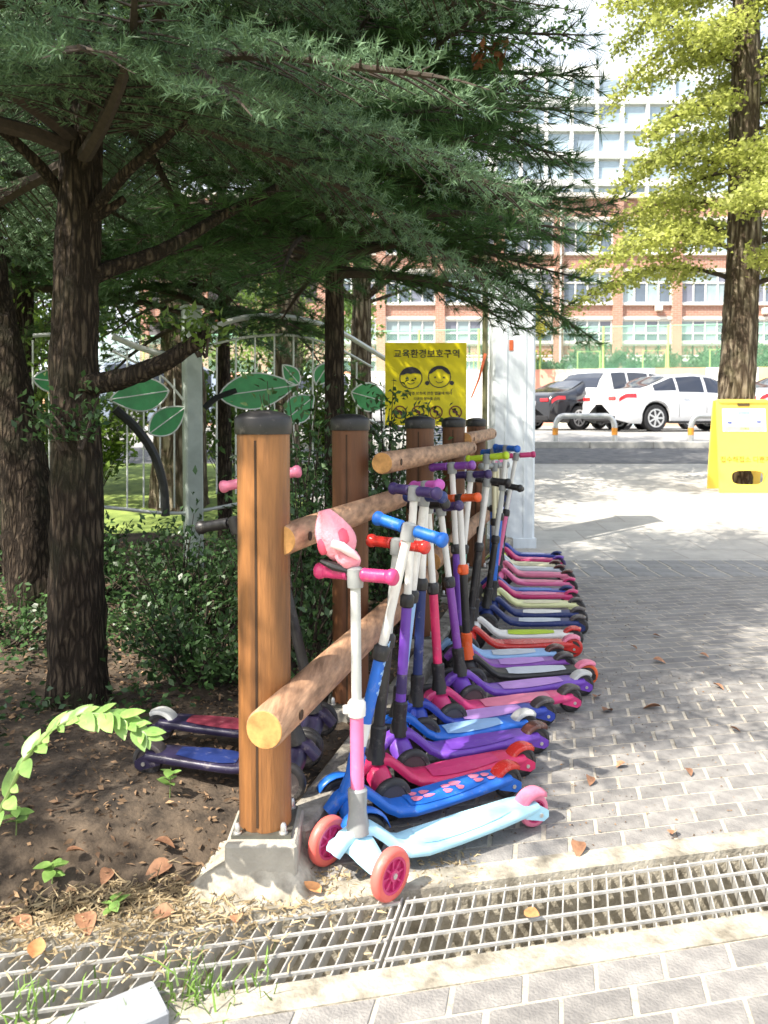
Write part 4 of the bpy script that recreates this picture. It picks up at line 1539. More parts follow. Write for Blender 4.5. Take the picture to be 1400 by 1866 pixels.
shrub('shrub', 'climbing leafy vine between the leaning trunk and the knotted fir', (-2.35, 4.9, .1), .5, .3, 2.1, 2200, .055, 8, m_lit, SG)
shrub('shrub', 'small sprig of leaves growing from the knot of the fir trunk', (tb1.x + .05, tb1.y - .15, 1.02), .14, .08, .22, 260, .03, 9, M_SHRUB, SG)
shrub('shrub', 'leaf tuft sprouting from the end of the broken fir limb', at(372, 640, bY - .1), .10, .06, .16, 140, .036, 10, m_lit, SG)
shrub('shrub', 'dark shrub between the fourth post and the white pillar', (.48, 5.45, .05), .18, .3, .8, 900, .036, 11, M_SHRUB, SG)
shrub('shrub', 'dark ground cover shrub between the knotted fir and the leaning trunk', (-1.75, 3.4, .1), .35, .4, .25, 900, .032, 12, M_SHRUB, SG)

for k, (x_, y_, w_, h_, lab) in enumerate(((-3.7, 9.3, .9, 1.7, 'sunlit bush on the lawn behind the left leaf panels of the fence'), (-2.0, 10.6, .9, 1.9, 'sunlit bush on the lawn below the high curved fence rail'),
                                      (-.9, 11.6, .7, 1.7, 'sunlit bush on the lawn behind the second log post'), (-5.4, 9.8, 1.0, 2.1, 'sunlit bush on the lawn behind the leaning trunk'))):
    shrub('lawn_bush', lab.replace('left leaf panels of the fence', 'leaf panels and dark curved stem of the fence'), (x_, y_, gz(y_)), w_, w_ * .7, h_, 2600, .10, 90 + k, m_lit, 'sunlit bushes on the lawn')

# bright arching stem of paired leaves in the near left corner
arch = empty('leafy_sprig', gp(-30, 1560, .02))
tag(arch, 'arching sunlit stem with bright green overlapping leaves beside the drain', 'plant')
m_bright = mat('bright_leaf', (0.17, 0.34, 0.07), rough=0.42, var=0.2, scale=18, rnd=0.3, col2=(0.27, 0.42, 0.12), trans=0.25)
o0 = arch.location
ap = [at(-40, 1600, 1.62), at(0, 1480, 1.60), at(45, 1385, 1.58), at(95, 1330, 1.56), at(150, 1300, 1.55), at(205, 1302, 1.54), at(245, 1325, 1.53), at(272, 1345, 1.52)]
ap2 = [at(150, 1300, 1.55), at(172, 1288, 1.55), at(196, 1292, 1.55)]
ap = [p - o0 for p in ap]
MB().tube(ap, [.005, .0045, .004, .0035, .003, .0025, .002, .0012], n=6).build('stem', mat('green_stem', (.14, .2, .06), rough=.6), arch, smooth=True)


def leaf_mesh(L, W, fold=.18, bend=.12):
    b = MB()
    n = 6
    vs, fs = [], []
    for i in range(n + 1):
        t = i / n
        w = W * .5 * math.sin(math.pi * (t ** .8)) ** .8 if 0 < i < n else .0005
        z = -bend * L * t * t
        vs += [(L * t, -w, z + fold * w), (L * t, 0, z), (L * t, w, z + fold * w)]
    for i in range(n):
        q = i * 3
        fs += [(q, q + 3, q + 4, q + 1), (q + 1, q + 4, q + 5, q + 2)]
    return b.add(vs, fs)


me_leaf = leaf_mesh(.058, .030).data('leaf', m_bright, True, 80)
rr = random.Random(4)
path_all = [(ap[i] + (ap[i + 1] - ap[i]) * t, (ap[i + 1] - ap[i]).normalized()) for i in range(len(ap) - 1) for t in (0, .25, .5, .75)]
for i, (p, d) in enumerate(path_all):
    for s in (-1, 1):
        sd = d.cross(Vector((0, -.35, 1))).normalized() * s
        ld_ = (d * rr.uniform(.5, 1.0) + sd * rr.uniform(.45, .9) + Vector((rr.uniform(-.25, .25), -.2, rr.uniform(-.5, .35)))).normalized()
        zax = (Vector((-.25, -.55, .8)) + Vector((rr.uniform(-.3, .3), rr.uniform(-.2, .2), 0)))
        yax = zax.cross(ld_).normalized()
        zax = ld_.cross(yax)
        o = obj('leaf', me_leaf, arch)
        M = Matrix((ld_, yax, zax)).transposed().to_4x4()
        sc_ = rr.uniform(.5, 1.15) * (1.0 if i < 22 else .85)
        o.matrix_local = Matrix.Translation(p) @ M @ Matrix.Scale(sc_, 4)

# small leafy seedlings by the drain
for k, (px, py, hh, nl, lab) in enumerate(((95, 1610, .055, 6, 'heart leaved seedling by the drain beneath the arching stem'),
                                           (30, 1560, .07, 8, 'broad leaved seedling at the foot of the arching stem'),
                                           (205, 1650, .04, 6, 'tiny bright seedling in the dry litter beside the drain'),
                                           (310, 1490, .08, 7, 'weak green weed in the shade in front of the concrete block'))):
    g0 = gp(px, py, .02)
    g0.z = soil_z(g0.x, g0.y)
    e = empty('seedling', g0)
    tag(e, lab, 'plant', 'seedlings on the bed')
    ml = leaf_mesh(.045, .030).data('leaf', m_bright, True, 80)
    MB().tube([(0, 0, -.01), (.004, 0, hh)], [.002, .001], n=5).build('stem', MATS['green_stem'], e)
    for j in range(nl):
        a = j * 2.4 + k
        o = obj('leaf', ml, e, loc=(0, 0, hh * (.4 + .6 * j / nl)))
        o.rotation_euler = (rr.uniform(-.3, .3), rr.uniform(-.5, .1), a)
        o.scale = (rr.uniform(.6, 1.0),) * 3


# grass tufts near the drain
def tuft(label, base, n, h, sp, m, seed):
    P_ = np.array(base)[None, :] + rng.normal(0, sp, (n, 3)) * np.array([[1, .6, 0]])
    D_ = unit(rng.normal(0, .45, (n, 3)) + np.array([[0, 0, 1.0]])) if m is m_grass else unit(rng.normal(0, 1, (n, 3)) * np.array([[1, 1, .22]]) + np.array([[0, 0, .12]]))
    L_ = rng.uniform(h * .5, h, n)
    S = unit(np.cross(D_, rand_unit(n))) * .0022
    tipo = D_ * L_[:, None] + np.column_stack([rng.normal(0, .35, n), rng.normal(0, .35, n), (-.15 if m is m_grass else 0) * np.ones(n)]) * L_[:, None]
    V = np.empty((n, 5, 3))
    V[:, 0], V[:, 1] = P_ - S, P_ + S
    mid = P_ + D_ * L_[:, None] * .6
    V[:, 2], V[:, 3] = mid + S * .8, mid - S * .8
    V[:, 4] = P_ + tipo
    base_i = np.arange(n)[:, None] * 5
    Fq = np.concatenate([base_i + np.array([[0, 1, 2, 3]]), base_i + np.array([[3, 2, 4, 4]])])
    me = bpy.data.meshes.new('grass_tuft')
    me.from_pydata([tuple(v) for v in V.reshape(-1, 3)], [], [tuple(dict.fromkeys(f)) for f in Fq.tolist()])
    me.materials.append(m)
    o = obj('grass_tuft', me)
    return tag(o, label, 'grass', kind='stuff')


m_grass = mat('grass_blades', (0.15, 0.26, 0.05), rough=.6, island=.4, trans=.3)
m_dry = mat('dry_grass', (0.31, 0.235, 0.13), rough=.8, island=.35, trans=.2, col2=(0.44, 0.35, 0.21))
tuft('green grass tuft beside the concrete slab', gp(350, 1815), 55, .075, .045, m_grass, 1)
tuft('green grass tuft along the drain beyond the concrete slab', gp(60, 1855), 80, .06, .09, m_grass, 2)
tuft('sparse grass along the near edge of the drain', gp(420, 1795), 22, .05, .07, m_grass, 3)
tuft('dry straw heap beside the concrete footing', (gp(230, 1640).x, gp(230, 1640).y, .012), 700, .05, .13, m_dry, 4)
tuft('pale dry straw lying along the far side of the drain', (gp(260, 1665).x, gp(260, 1665).y, .006), 700, .04, .15, m_dry, 9)
tuft('dry straw in front of the footing', (gp(480, 1650).x, gp(480, 1650).y, .004), 240, .03, .12, m_dry, 5)
tuft('dry straw under the arching green stem', (gp(60, 1690).x, gp(60, 1690).y, .006), 300, .04, .09, m_dry, 6)
tuft('dry straw and leaf crumbs beside the light blue scooter wheel', (gp(590, 1610).x, gp(590, 1610).y, .002), 200, .025, .06, m_dry, 7)
tuft('dry crumbs under the light blue deck', (gp(800, 1580).x, gp(800, 1580).y, .002), 160, .02, .07, m_dry, 8)

# leaf litter over the bed: needles and crumbs nobody could count
n = 30000
xx = rng.uniform(-3.0, .9, n)
yy = rng.uniform(1.55, 6.2, n) ** 1.0
ok = xx < np.array([kx(max(1.75, y)) - .10 for y in yy])
vv = (np.stack([xx, yy], 1) - np.array([[D0.x, D0.y]])) @ np.array([V_.x, V_.y])
ok &= vv > DW + .05
xx, yy = xx[ok], yy[ok]
zz = np.array([soil_z(a, b) for a, b in zip(xx, yy)]) + .006
P_ = np.stack([xx, yy, zz], 1)
D_ = rand_unit(len(P_))
D_[:, 2] *= .18
D_ = unit(D_)
L_ = rng.uniform(.006, .03, len(P_))
V, Fq = leaves_np(P_, D_, L_, L_ * rng.uniform(.1, .6, len(P_)), fold=.1)
m_lit2 = mat('leaf_litter', (0.13, 0.075, 0.042), rough=.9, island=.6, var=.3, scale=5, col2=(0.24, 0.155, 0.085))
tag(obj('leaf_litter', np_mesh('leaf_litter', V, Fq, m_lit2)), 'brown leaf litter and needles covering the bed', 'litter', kind='stuff')

# low green undergrowth in patches under the trees
P_, D_ = [], []
rg_ = random.Random(77)
for k in range(150):
    cx, cy = rg_.uniform(-2.9, .1), rg_.uniform(2.35, 5.6)
    if cx > kx(cy) - .22 or (cx > -.75 and cy < 2.6):
        continue
    nn = rg_.randint(25, 80)
    q = rng.normal(0, .085, (nn, 3))
    q[:, 2] = np.abs(q[:, 2]) * .55 + .012
    q[:, 0] += cx
    q[:, 1] += cy
    q[:, 2] += np.array([soil_z(a_, b_) for a_, b_ in zip(q[:, 0], q[:, 1])])
    P_.append(q)
    D_.append(unit(rand_unit(nn) * np.array([[1, 1, .35]]) + np.array([[0, 0, .25]])))
P_, D_ = np.concatenate(P_), np.concatenate(D_)
L_ = rng.uniform(.02, .045, len(P_))
V, Fq = leaves_np(P_, D_, L_, L_ * .6)
tag(obj('undergrowth', np_mesh('undergrowth', V, Fq, M_SHRUB)), 'low green undergrowth spread over the shaded bed under the trees', 'undergrowth', kind='stuff')

# crumbs and grit blown against the scooters on the paving
n = 2600
yy = rng.uniform(1.95, 4.6, n)
xx = np.array([kx(y) for y in yy]) + np.abs(rng.normal(0, .55, n)) + .02
P_ = np.stack([xx, yy, np.full(n, .0035)], 1)
D_ = rand_unit(n) * np.array([[1, 1, .12]])
L_ = rng.uniform(.003, .011, n)
V, Fq = leaves_np(P_, unit(D_), L_, L_ * .5, fold=.25)
tag(obj('paving_grit', np_mesh('paving_grit', V, Fq, m_lit2)), 'fine leaf crumbs and grit scattered on the paving around the scooters', 'grit', kind='stuff')

# single fallen leaves
m_fl = mat('fallen_leaf', (0.22, 0.10, 0.055), rough=.75, var=.3, scale=30, rnd=.35, col2=(0.33, 0.17, 0.09))
m_fl2 = mat('fallen_leaf_orange', (0.42, 0.17, 0.06), rough=.75, var=.3, scale=30, rnd=.25, col2=(0.5, 0.25, 0.1))
me_f = [leaf_mesh(.062, .042, fold=.5, bend=.25).data('fallen_leaf', m_fl, True, 80), leaf_mesh(.05, .036, fold=.35, bend=-.2).data('fallen_leaf', m_fl2, True, 80)]


def fallen(px, py, k, s, label, z=0.004, group='fallen leaves'):
    g = gp(px, py, z)
    if z > .05:
        g.z = z
    o = obj('fallen_leaf', me_f[k], None, loc=(g.x, g.y, g.z + .010), rz=rr.uniform(0, 6.28))
    o.rotation_euler[0] = rr.uniform(-.35, .35)
    o.scale = (s, s, s)
    tag(o, label, 'leaf', group)


fallen(1055, 1540, 0, .9, 'curled brown leaf lying on sunlit paving behind the drain')
fallen(1225, 1527, 0, .65, 'small brown leaf against the far edge of the drain')
fallen(955, 1668, 1, .8, 'orange leaf lying on the grating bars', z=.006)
fallen(60, 1755, 1, 1.0, 'orange leaf on the grating near the earth verge', z=.006)
fallen(585, 1635, 1, 1.0, 'orange leaf on the dirt between the footing and the spoked wheel')
for px, py, s in ((150, 1672, 1.1), (315, 1580, 1.2), (318, 1670, .9), (430, 1690, .7), (25, 1680, 1.0), (200, 1590, .8), (280, 1540, .9), (120, 1560, .7)):
    g = gp(px, py, .03)
    fallen(px, py, 0, s, 'brown dead leaf on the dry earth between the drain and the bed', z=max(.004, soil_z(g.x, g.y)), group='dead leaves on the earth')
for px, py, s in ((1190, 1205, .9), (1275, 1195, .7), (1100, 1300, .9), (1205, 1292, 1.1), (1085, 1275, .8), (1300, 1250, .8), (1190, 1160, .6), (1140, 1395, .6), (1330, 1330, .6),
                  (1150, 1180, .6), (1075, 1420, .7), (1250, 1405, .6), (990, 945, 1.3), (1240, 945, 1.4), (1070, 895, 1.3)):
    fallen(px, py, 0, s, 'dry brown leaf scattered on the open grey paving beside the scooters', group='dry leaves on the paving')

# concrete slab in the near left corner
g0, g1 = gp(118, 1880, .03), gp(315, 1815, .03)
sb = MB().box((0, 0, 0), (.30, .12, .04), bev=.005).build('concrete_slab', mat('slab_pale', (.27, .285, .30), rough=.85, var=.12, scale=12, bump=.2))
sb.location = ((gp(205, 1845, .03)).x, gp(205, 1845, .03).y - .01, .012)
sb.rotation_euler = (0, 0, R(34))
sb.scale = (.62, .8, 1)
tag(sb, 'pale grey concrete slab lying on the earth in front of the drain', 'slab')

# ------------------------------------------------------------------ ornamental fence with leaf panels
m_fgrey = mat('fence_grey_paint', srgb('a9b4ae'), rough=.45, var=.12, scale=10, bump=.05, metal=.2, scratch=.25)
m_fwhite = mat('fence_pale_tube', srgb('d5dad6'), rough=.4, var=.08, metal=.3)
m_leafp = mat('leaf_panel_green', srgb('3a9656'), rough=.35, var=.22, scale=8, trans=.0, scratch=.15)
m_dstem = mat('fence_dark_tube', (.018, .02, .02), rough=.4)
FA, FB = Vector((-3.6, 3.95, .05)), Vector((.95, 6.35, .0))
fdir = (FB - FA); fdir.z = 0; fdir.normalize()


def on_fence(px, py):
    """where the view ray of a photo pixel meets the fence plane"""
    r = Vector(ray(px, py))
    nrm = Vector((-fdir.y, fdir.x, 0))
    o = Vector((0, 0, CAM_H))
    t = (FA - o).dot(nrm) / r.dot(nrm)
    return o + r * t


of = empty('ornamental_fence', FA)
tag(of, 'pale steel fence with curved rails and green leaf shaped panels behind the bed', 'fence')


def fp_(px, py):
    return on_fence(px, py) - FA


cb = on_fence(352, 900)
colm = MB()
ct = on_fence(345, 563)
colm.box((cb.x - FA.x, cb.y - FA.y, ct.z / 2 - .05), (.115, .115, ct.z), bev=.012, rot=Matrix.Rotation(math.atan2(fdir.y, fdir.x), 3, 'Z'))
col_ = colm.build('fence_column', m_fgrey, of)
MB().box((cb.x - FA.x, cb.y - FA.y, ct.z - .04), (.125, .125, .018), rot=Matrix.Rotation(math.atan2(fdir.y, fdir.x), 3, 'Z')).build('column_cap', m_fgrey, col_)
cb2 = on_fence(118, 900)
c2 = MB().box((cb2.x - FA.x, cb2.y - FA.y, .78), (.10, .10, 1.56), bev=.01, rot=Matrix.Rotation(math.atan2(fdir.y, fdir.x), 3, 'Z')).build('fence_column', m_fgrey, of)


def ftube(pts, r, m, name, n=8):
    P3 = [fp_(*p) for p in pts]
    out = []
    for i in range(len(P3) - 1):
        for k in range(5):
            t = k / 5
            p0, p1, p2, p3 = P3[max(i - 1, 0)], P3[i], P3[i + 1], P3[min(i + 2, len(P3) - 1)]
            out.append(0.5 * ((2 * p1) + (p2 - p0) * t + (2 * p0 - 5 * p1 + 4 * p2 - p3) * t * t + (3 * p1 - p0 - 3 * p2 + p3) * t ** 3))
    out.append(P3[-1])
    return MB().tube(out, r, n=n).build(name, m, of, smooth=True)


ftube([(372, 610), (410, 588), (470, 576), (540, 580), (610, 600), (680, 640), (760, 690)], .019, m_fwhite, 'curved_rail')
ftube([(372, 634), (410, 622), (470, 612), (540, 612), (610, 632), (680, 670)], .009, m_fwhite, 'curved_rail')
ftube([(205, 612), (250, 632), (300, 645), (335, 640)], .019, m_fwhite, 'curved_rail')
ftube([(205, 640), (250, 662), (300, 690), (335, 730)], .008, m_fwhite, 'curved_rail')
ftube([(60, 612), (95, 610), (118, 616)], .012, m_fwhite, 'curved_rail')
for px, y0, y1 in [(395, 615, 900), (430, 616, 900), (465, 612, 900), (500, 612, 900), (535, 612, 900), (570, 618, 900), (605, 632, 900), (650, 660, 900),
                   (232, 640, 925), (262, 655, 925), (292, 680, 925), (318, 690, 925), (60, 620, 930), (90, 620, 930), (150, 640, 930), (700, 700, 900), (735, 700, 880)]:
    MB().tube([fp_(px, y0), fp_(px, y1)], .006, n=6).build('vertical_bar', m_fwhite, of)
ftube([(55, 915), (200, 925), (330, 935), (470, 912), (600, 900), (760, 885)], .012, m_fwhite, 'bottom_rail')
ftube([(210, 745), (250, 782), (282, 830), (298, 885), (302, 940)], .030, m_dstem, 'curved_stem')
ftube([(372, 745), (395, 725), (430, 712)], .022, m_dstem, 'curved_stem')
ftube([(668, 770), (690, 800), (712, 850), (725, 900)], .020, m_dstem, 'curved_stem')
ftube([(660, 760), (690, 775), (715, 812), (728, 850)], .009, m_fwhite, 'curved_rail')


def leaf_panel(tip0, tip1, wide, sag=0.0):
    """flat leaf of sheet steel from pixel tip0 to tip1"""
    a, b = fp_(*tip0), fp_(*tip1)
    d = b - a
    L = d.length
    x = d.normalized()
    z = Vector((0, -1, 0))
    nrm = Vector((fdir.y, -fdir.x, 0))
    y = nrm.cross(x).normalized()
    W = wide * (L / math.hypot(tip1[0] - tip0[0], tip1[1] - tip0[1]))
    N = 14
    up = [(L * i / N, W * .5 * math.sin(math.pi * (i / N) ** .85) ** .9 + sag * L * math.sin(math.pi * i / N)) for i in range(N + 1)]
    dn = [(L * i / N, -W * .5 * math.sin(math.pi * (i / N) ** .85) ** .9 + sag * L * math.sin(math.pi * i / N)) for i in range(N, -1, -1)]
    M = Matrix.Translation(a) @ Matrix((x, y, nrm)).transposed().to_4x4()
    o = MB().prism(up + dn[1:-1], .006, M).build('leaf_panel', m_leafp, of)
    rim = [M @ Vector((p[0], p[1], .003)) for p in up + dn[1:]]
    MB().tube(rim + [rim[0]], .006, n=6).build('panel_rim', m_fwhite, o, smooth=True)
    mid = [M @ Vector((L * t, sag * L * math.sin(math.pi * t), .008)) for t in (0, .25, .5, .75, 1)]
    MB().tube(mid, .004, n=6).build('panel_vein', m_fwhite, o, smooth=True)


leaf_panel((398, 722), (540, 702), 62)
leaf_panel((308, 712), (200, 728), 62)
leaf_panel((272, 790), (338, 742), 48)
leaf_panel((545, 700), (515, 665), 30)
leaf_panel((520, 765), (572, 722), 48)
leaf_panel((640, 715), (712, 735), 46)
leaf_panel((60, 690), (140, 700), 44)
leaf_panel((575, 700), (600, 660), 30)

# ------------------------------------------------------------------ yellow protection-zone sign
def text_mesh(body, size, m, parent, name='lettering', loc=(0, 0, 0), rot=None, align='CENTER', extrude=0.0):
    cu = bpy.data.curves.new('t', 'FONT')
    cu.body = body
    cu.size = size
    cu.align_x = align
    cu.align_y = 'CENTER'
    cu.resolution_u = 2
    cu.offset = size * .012
    t = bpy.data.objects.new('t', cu)
    COL.objects.link(t)
    bpy.context.view_layer.update()
    me = bpy.data.meshes.new_from_object(t.evaluated_get(bpy.context.evaluated_depsgraph_get()))
    bpy.data.objects.remove(t)
    bpy.data.curves.remove(cu)
    me.materials.clear()
    me.materials.append(m)
    o = obj(name, me, parent)
    o.location = loc
    if rot:
        o.rotation_euler = rot
    return o


SY = 5.25
sc0 = at(776, 700, SY)
S_W = (850 - 702) / F_PX * SY
S_H = (776 - 626) / F_PX * SY
k_ = S_W / 148.0           # metres per photo pixel on the sign
m_yel = mat('sign_yellow', srgb('e4d400'), rough=.45, var=.08, scale=4, scratch=.12)
m_ink = mat('sign_ink', (.02, .02, .03), rough=.5)
m_red = mat('sign_dark_red', srgb('6d2a1e'), rough=.5)
sg = empty('zone_sign', (sc0.x, SY, 0))
tag(sg, 'square yellow sign with two cartoon child faces above four prohibition circles', 'sign')
pl = MB().box((0, 0, sc0.z), (S_W, .006, S_H), bev=.002).build('panel', m_yel, sg)
MB().tube([(.03, .03, -.05), (.03, .03, sc0.z + S_H * .45)], .022, n=12).build('pole', m_fgrey, sg)
UPR = (R(90), 0, 0)


def on_sign(px, py):
    return ((px - 776) * k_, -.0062, sc0.z - (py - 700) * k_)


text_mesh('교육환경보호구역', 16.5 * k_, m_ink, sg, loc=on_sign(778, 646), rot=UPR)
text_mesh('교육환경 보호에 관한 법률에 따라', 6.6 * k_, m_ink, sg, 'small_lettering', on_sign(778, 717), UPR)
text_mesh('다음의 행위를 금지', 6.0 * k_, m_ink, sg, 'small_lettering', on_sign(778, 727), UPR)
text_mesh('학교', 6 * k_, m_ink, sg, 'small_lettering', on_sign(794, 770), UPR)


def ring_flat(cx, cz, r0, r1, y, a0=0, a1=360, n=28, sx=1.0):
    vs, fs = [], []
    for i in range(n + 1):
        a = R(a0 + (a1 - a0) * i / n)
        vs += [(cx + math.cos(a) * r0 * sx, y, cz + math.sin(a) * r0), (cx + math.cos(a) * r1 * sx, y, cz + math.sin(a) * r1)]
    for i in range(n):
        fs.append((2 * i, 2 * i + 2, 2 * i + 3, 2 * i + 1))
    return MB().add(vs, fs)


def disc_flat(cx, cz, r, y, sx=1.0, sz=1.0, n=18):
    return MB().add([(cx + math.cos(2 * math.pi * i / n) * r * sx, y, cz + math.sin(2 * math.pi * i / n) * r * sz) for i in range(n)], [tuple(range(n))])


for fi, (px, py) in enumerate(((749, 689), (801, 687))):
    x, y, z = on_sign(px, py)
    r = 20 * k_
    face = ring_flat(x, z, r * .92, r, y, sx=1.05).build('face_outline', m_ink, sg)
    # hair cap: the top segment of the head
    hp = [(x + math.cos(R(a)) * r * 1.06, y - .0006, z + math.sin(R(a)) * r * 1.02) for a in range(15, 166, 10)]
    if fi == 0:
        low = [(x - .7 * r, y - .0006, z + .28 * r), (x - .35 * r, y - .0006, z + .42 * r), (x, y - .0006, z + .36 * r), (x + .3 * r, y - .0006, z + .46 * r), (x + .7 * r, y - .0006, z + .4 * r)]
    else:
        low = [(x - .75 * r, y - .0006, z + .3 * r), (x - .2 * r, y - .0006, z + .7 * r), (x + .2 * r, y - .0006, z + .7 * r), (x + .78 * r, y - .0006, z + .25 * r)]
    MB().add(hp + low, [tuple(range(len(hp) + len(low)))]).build('hair', m_ink, sg)
    for s in (-1, 1):
        disc_flat(x + s * r * .4, z - r * .05, r * .09, y - .0006).build('eye', m_ink, sg)
    ring_flat(x, z - r * .15, r * .36, r * .42, y - .0006, 215, 325).build('mouth', m_ink, sg)
    if fi == 1:
        for s in (-1, 1):
            disc_flat(x + s * r * 1.12, z - r * .55, r * .2, y - .0006).build('pigtail', m_ink, sg)
for j, px in enumerate((729, 762, 795, 830)):
    x, y, z = on_sign(px, 751)
    r = 12 * k_
    ring_flat(x, z, r * .82, r, y).build('prohibition_ring', m_red, sg)
    q = Matrix.Rotation(R(45), 3, 'Y')
    MB().box((x, y, z), (r * 1.8, .0008, r * .18), rot=q).build('prohibition_bar', m_red, sg)
    ic = disc_flat(x - r * .15, z + r * .12, r * .3, y - .0003, sz=.8)
    ic.add(disc_flat(x + r * .2, z - r * .15, r * .35, y - .0003, sx=.5, sz=1.1).v, [tuple(range(18))])
    tag(ic.build('icon', m_ink, sg), kind='stuff')
# small white notice below it
nz_ = at(795, 798, SY - .06)
nt_ = empty('notice', (nz_.x, SY - .06, 0))
tag(nt_, 'small white notice with navy lettering under the yellow sign', 'notice')
m_wht = mat('notice_white', (.78, .79, .8), rough=.5, var=.04)
MB().box((0, 0, nz_.z), (.125, .005, .15)).build('panel', m_wht, nt_)
MB().tube([(.0, .02, -.04), (.0, .02, nz_.z)], .012, n=8).build('pole', m_fgrey, nt_)
m_navy = mat('notice_navy', srgb('2a3f86'), rough=.5)
text_mesh('로무', .055, m_navy, nt_, loc=(0, -.0032, nz_.z + .04), rot=UPR)
for k in range(3):
    MB().box((0, -.0032, nz_.z + .0 - k * .018), (.095, .0006, .006)).build('text_line', mat('notice_blue', srgb('7ba3c8'), rough=.5), nt_)

# ------------------------------------------------------------------ white pillar and thin pole
PY = 6.65
pb_ = gp(945, 1000)
pl_ = empty('gate_pillar', (at(931, 900, PY).x, PY, -.01))
tag(pl_, 'broad white painted steel gate pillar behind the end of the scooter row', 'pillar')
m_pil = mat('pillar_white', srgb('d3dade'), rough=.35, var=.1, scale=5, scratch=.18, stretch=(3, 3, .4))
pw = 76 / F_PX * PY
ph = at(931, 512, PY).z
MB().box((0, 0, ph / 2), (pw, .30, ph), bev=.02).build('shaft', m_pil, pl_)
for dx in (-.07, .09):
    MB().box((dx, -.152, ph / 2), (.018, .012, ph - .1)).build('ridge', m_pil, pl_)
MB().box((0, 0, ph + .012), (pw + .03, .33, .024)).build('cap', m_pil, pl_)
MB().box((.0, 0, .04), (pw + .025, .325, .10)).build('plinth', m_pil, pl_)
MB().box(((925 - 931) / F_PX * PY, -.153, at(925, 630, PY).z), (.035, .004, .09)).build('orange_tag', mat('tag_orange', srgb('b5562b'), rough=.5), pl_)
tp_ = at(884, 700, 6.1)
po = empty('thin_pole', (tp_.x, 6.1, 0))
tag(po, 'thin olive green pole with an orange tape strip beside the white pillar', 'pole')
MB().tube([(0, 0, -.1), (0, 0, 2.6)], .022, n=12).build('shaft', mat('pole_olive', srgb('6b6a4a'), rough=.5), po, smooth=True)
MB().tube([(.0, -.024, at(884, 645, 6.1).z), (-.05, -.026, at(878, 690, 6.1).z), (-.11, -.02, at(868, 725, 6.1).z)], [.012, .009, .006], n=6).build('tape', mat('tape_orange', srgb('e8744a'), rough=.6), po)

# ------------------------------------------------------------------ yellow A-board
AY = 9.35
ab0, ab1 = at(1303, 900, AY), at(1402, 900, AY)
aw = ab1.x - ab0.x
az = gz(AY)
a_h = at(1350, 728, AY).z - az
ab = empty('a_board', ((ab0.x + ab1.x) / 2 + .06, AY, az))
tag(ab, 'yellow plastic A-frame board with white notice standing before the ginkgo trunk', 'sign')
m_ab = mat('board_yellow', srgb('f3d258'), rough=.45, var=.06, scale=6, scratch=.1)


def panel_with_hole(w, h, t, hole, M):
    """upright plate with a rounded slot"""
    b = MB()
    N = 24
    hx, hz, hw, hh = hole
    inner = []
    for i in range(N):
        a = 2 * math.pi * i / N
        ca, sa = math.cos(a), math.sin(a)
        sx_ = math.copysign(abs(ca) ** .5, ca)
        sz_ = math.copysign(abs(sa) ** .7, sa)
        inner.append((hx + sx_ * hw, hz + sz_ * hh))
    outer = []
    for i in range(N):
        a = 2 * math.pi * i / N
        ca, sa = math.cos(a), math.sin(a)
        s = 1 / max(abs(ca) / (w / 2), abs(sa) / (h * .5))
        outer.append((ca * s, hz_c + sa * s))
    for yy in (0, t):
        b.v += [(x, yy, z) for x, z in outer] + [(x, yy, z) for x, z in inner]
    for i in range(N):
        j = (i + 1) % N
        b.f += [(i, j, N + j, N + i), (2 * N + j, 2 * N + i, 3 * N + i, 3 * N + j), (N + i, N + j, 3 * N + j, 3 * N + i), (j, i, 2 * N + i, 2 * N + j)]
    return b.xf(M)


hz_c = a_h / 2
lean_ = R(7)
MF = Matrix.Translation((0, -.0, 0)) @ Matrix.Rotation(-lean_, 4, 'X')
fpn = MB()
f1_ = panel_with_hole(aw, a_h, .03, (0.02, a_h * .165, aw * .30, a_h * .075), MF)
front_panel = f1_.build('front_panel', m_ab, ab)
back = Matrix.Translation((0, .36, 0)) @ Matrix.Rotation(lean_, 4, 'X')
panel_with_hole(aw, a_h, .03, (0.02, a_h * .165, aw * .30, a_h * .075), back).build('back_panel', m_ab, ab)
MB().box((0, .185, a_h - .02), (aw * .9, .14, .05), bev=.01).build('top_hinge', m_ab, ab)
MB().box((0, -.004, a_h * .955), (aw * .22, .012, .035)).xf(MF).build('handle_slot', mat('slot_dark', (.08, .05, .02), rough=.8), front_panel)
nb_ = MB().box((0, -.004, a_h * .785), (aw * .80, .006, a_h * .25)).xf(MF).build('notice', m_wht, front_panel)
MB().box((0, -.0078, a_h * .69), (aw * .74, .001, a_h * .05)).xf(MF).build('notice_border', mat('notice_lime', srgb('d6e39a'), rough=.5), front_panel)
for dx, dz, w_, h_ in ((0, .865, .22, .035), (-.27, .755, .08, .02), (.27, .765, .08, .02)):
    MB().box((aw * dx, -.0078, a_h * dz), (aw * w_, .001, a_h * h_)).xf(MF).build('notice_mark', m_navy if dx else mat('mark_blue', srgb('8ea6d8'), rough=.5), front_panel)
tx = text_mesh('접수해접소 다뿐지', .082, mat('board_ink', srgb('9a8322'), rough=.6), front_panel, loc=MF @ Vector((0, -.0045, a_h * .355)))
tx.rotation_euler = (R(90) - lean_, 0, 0)
tx = text_mesh('안내말씀', .03, m_ink, front_panel, loc=MF @ Vector((0, -.0092, a_h * .69)))
tx.rotation_euler = (R(90) - lean_, 0, 0)

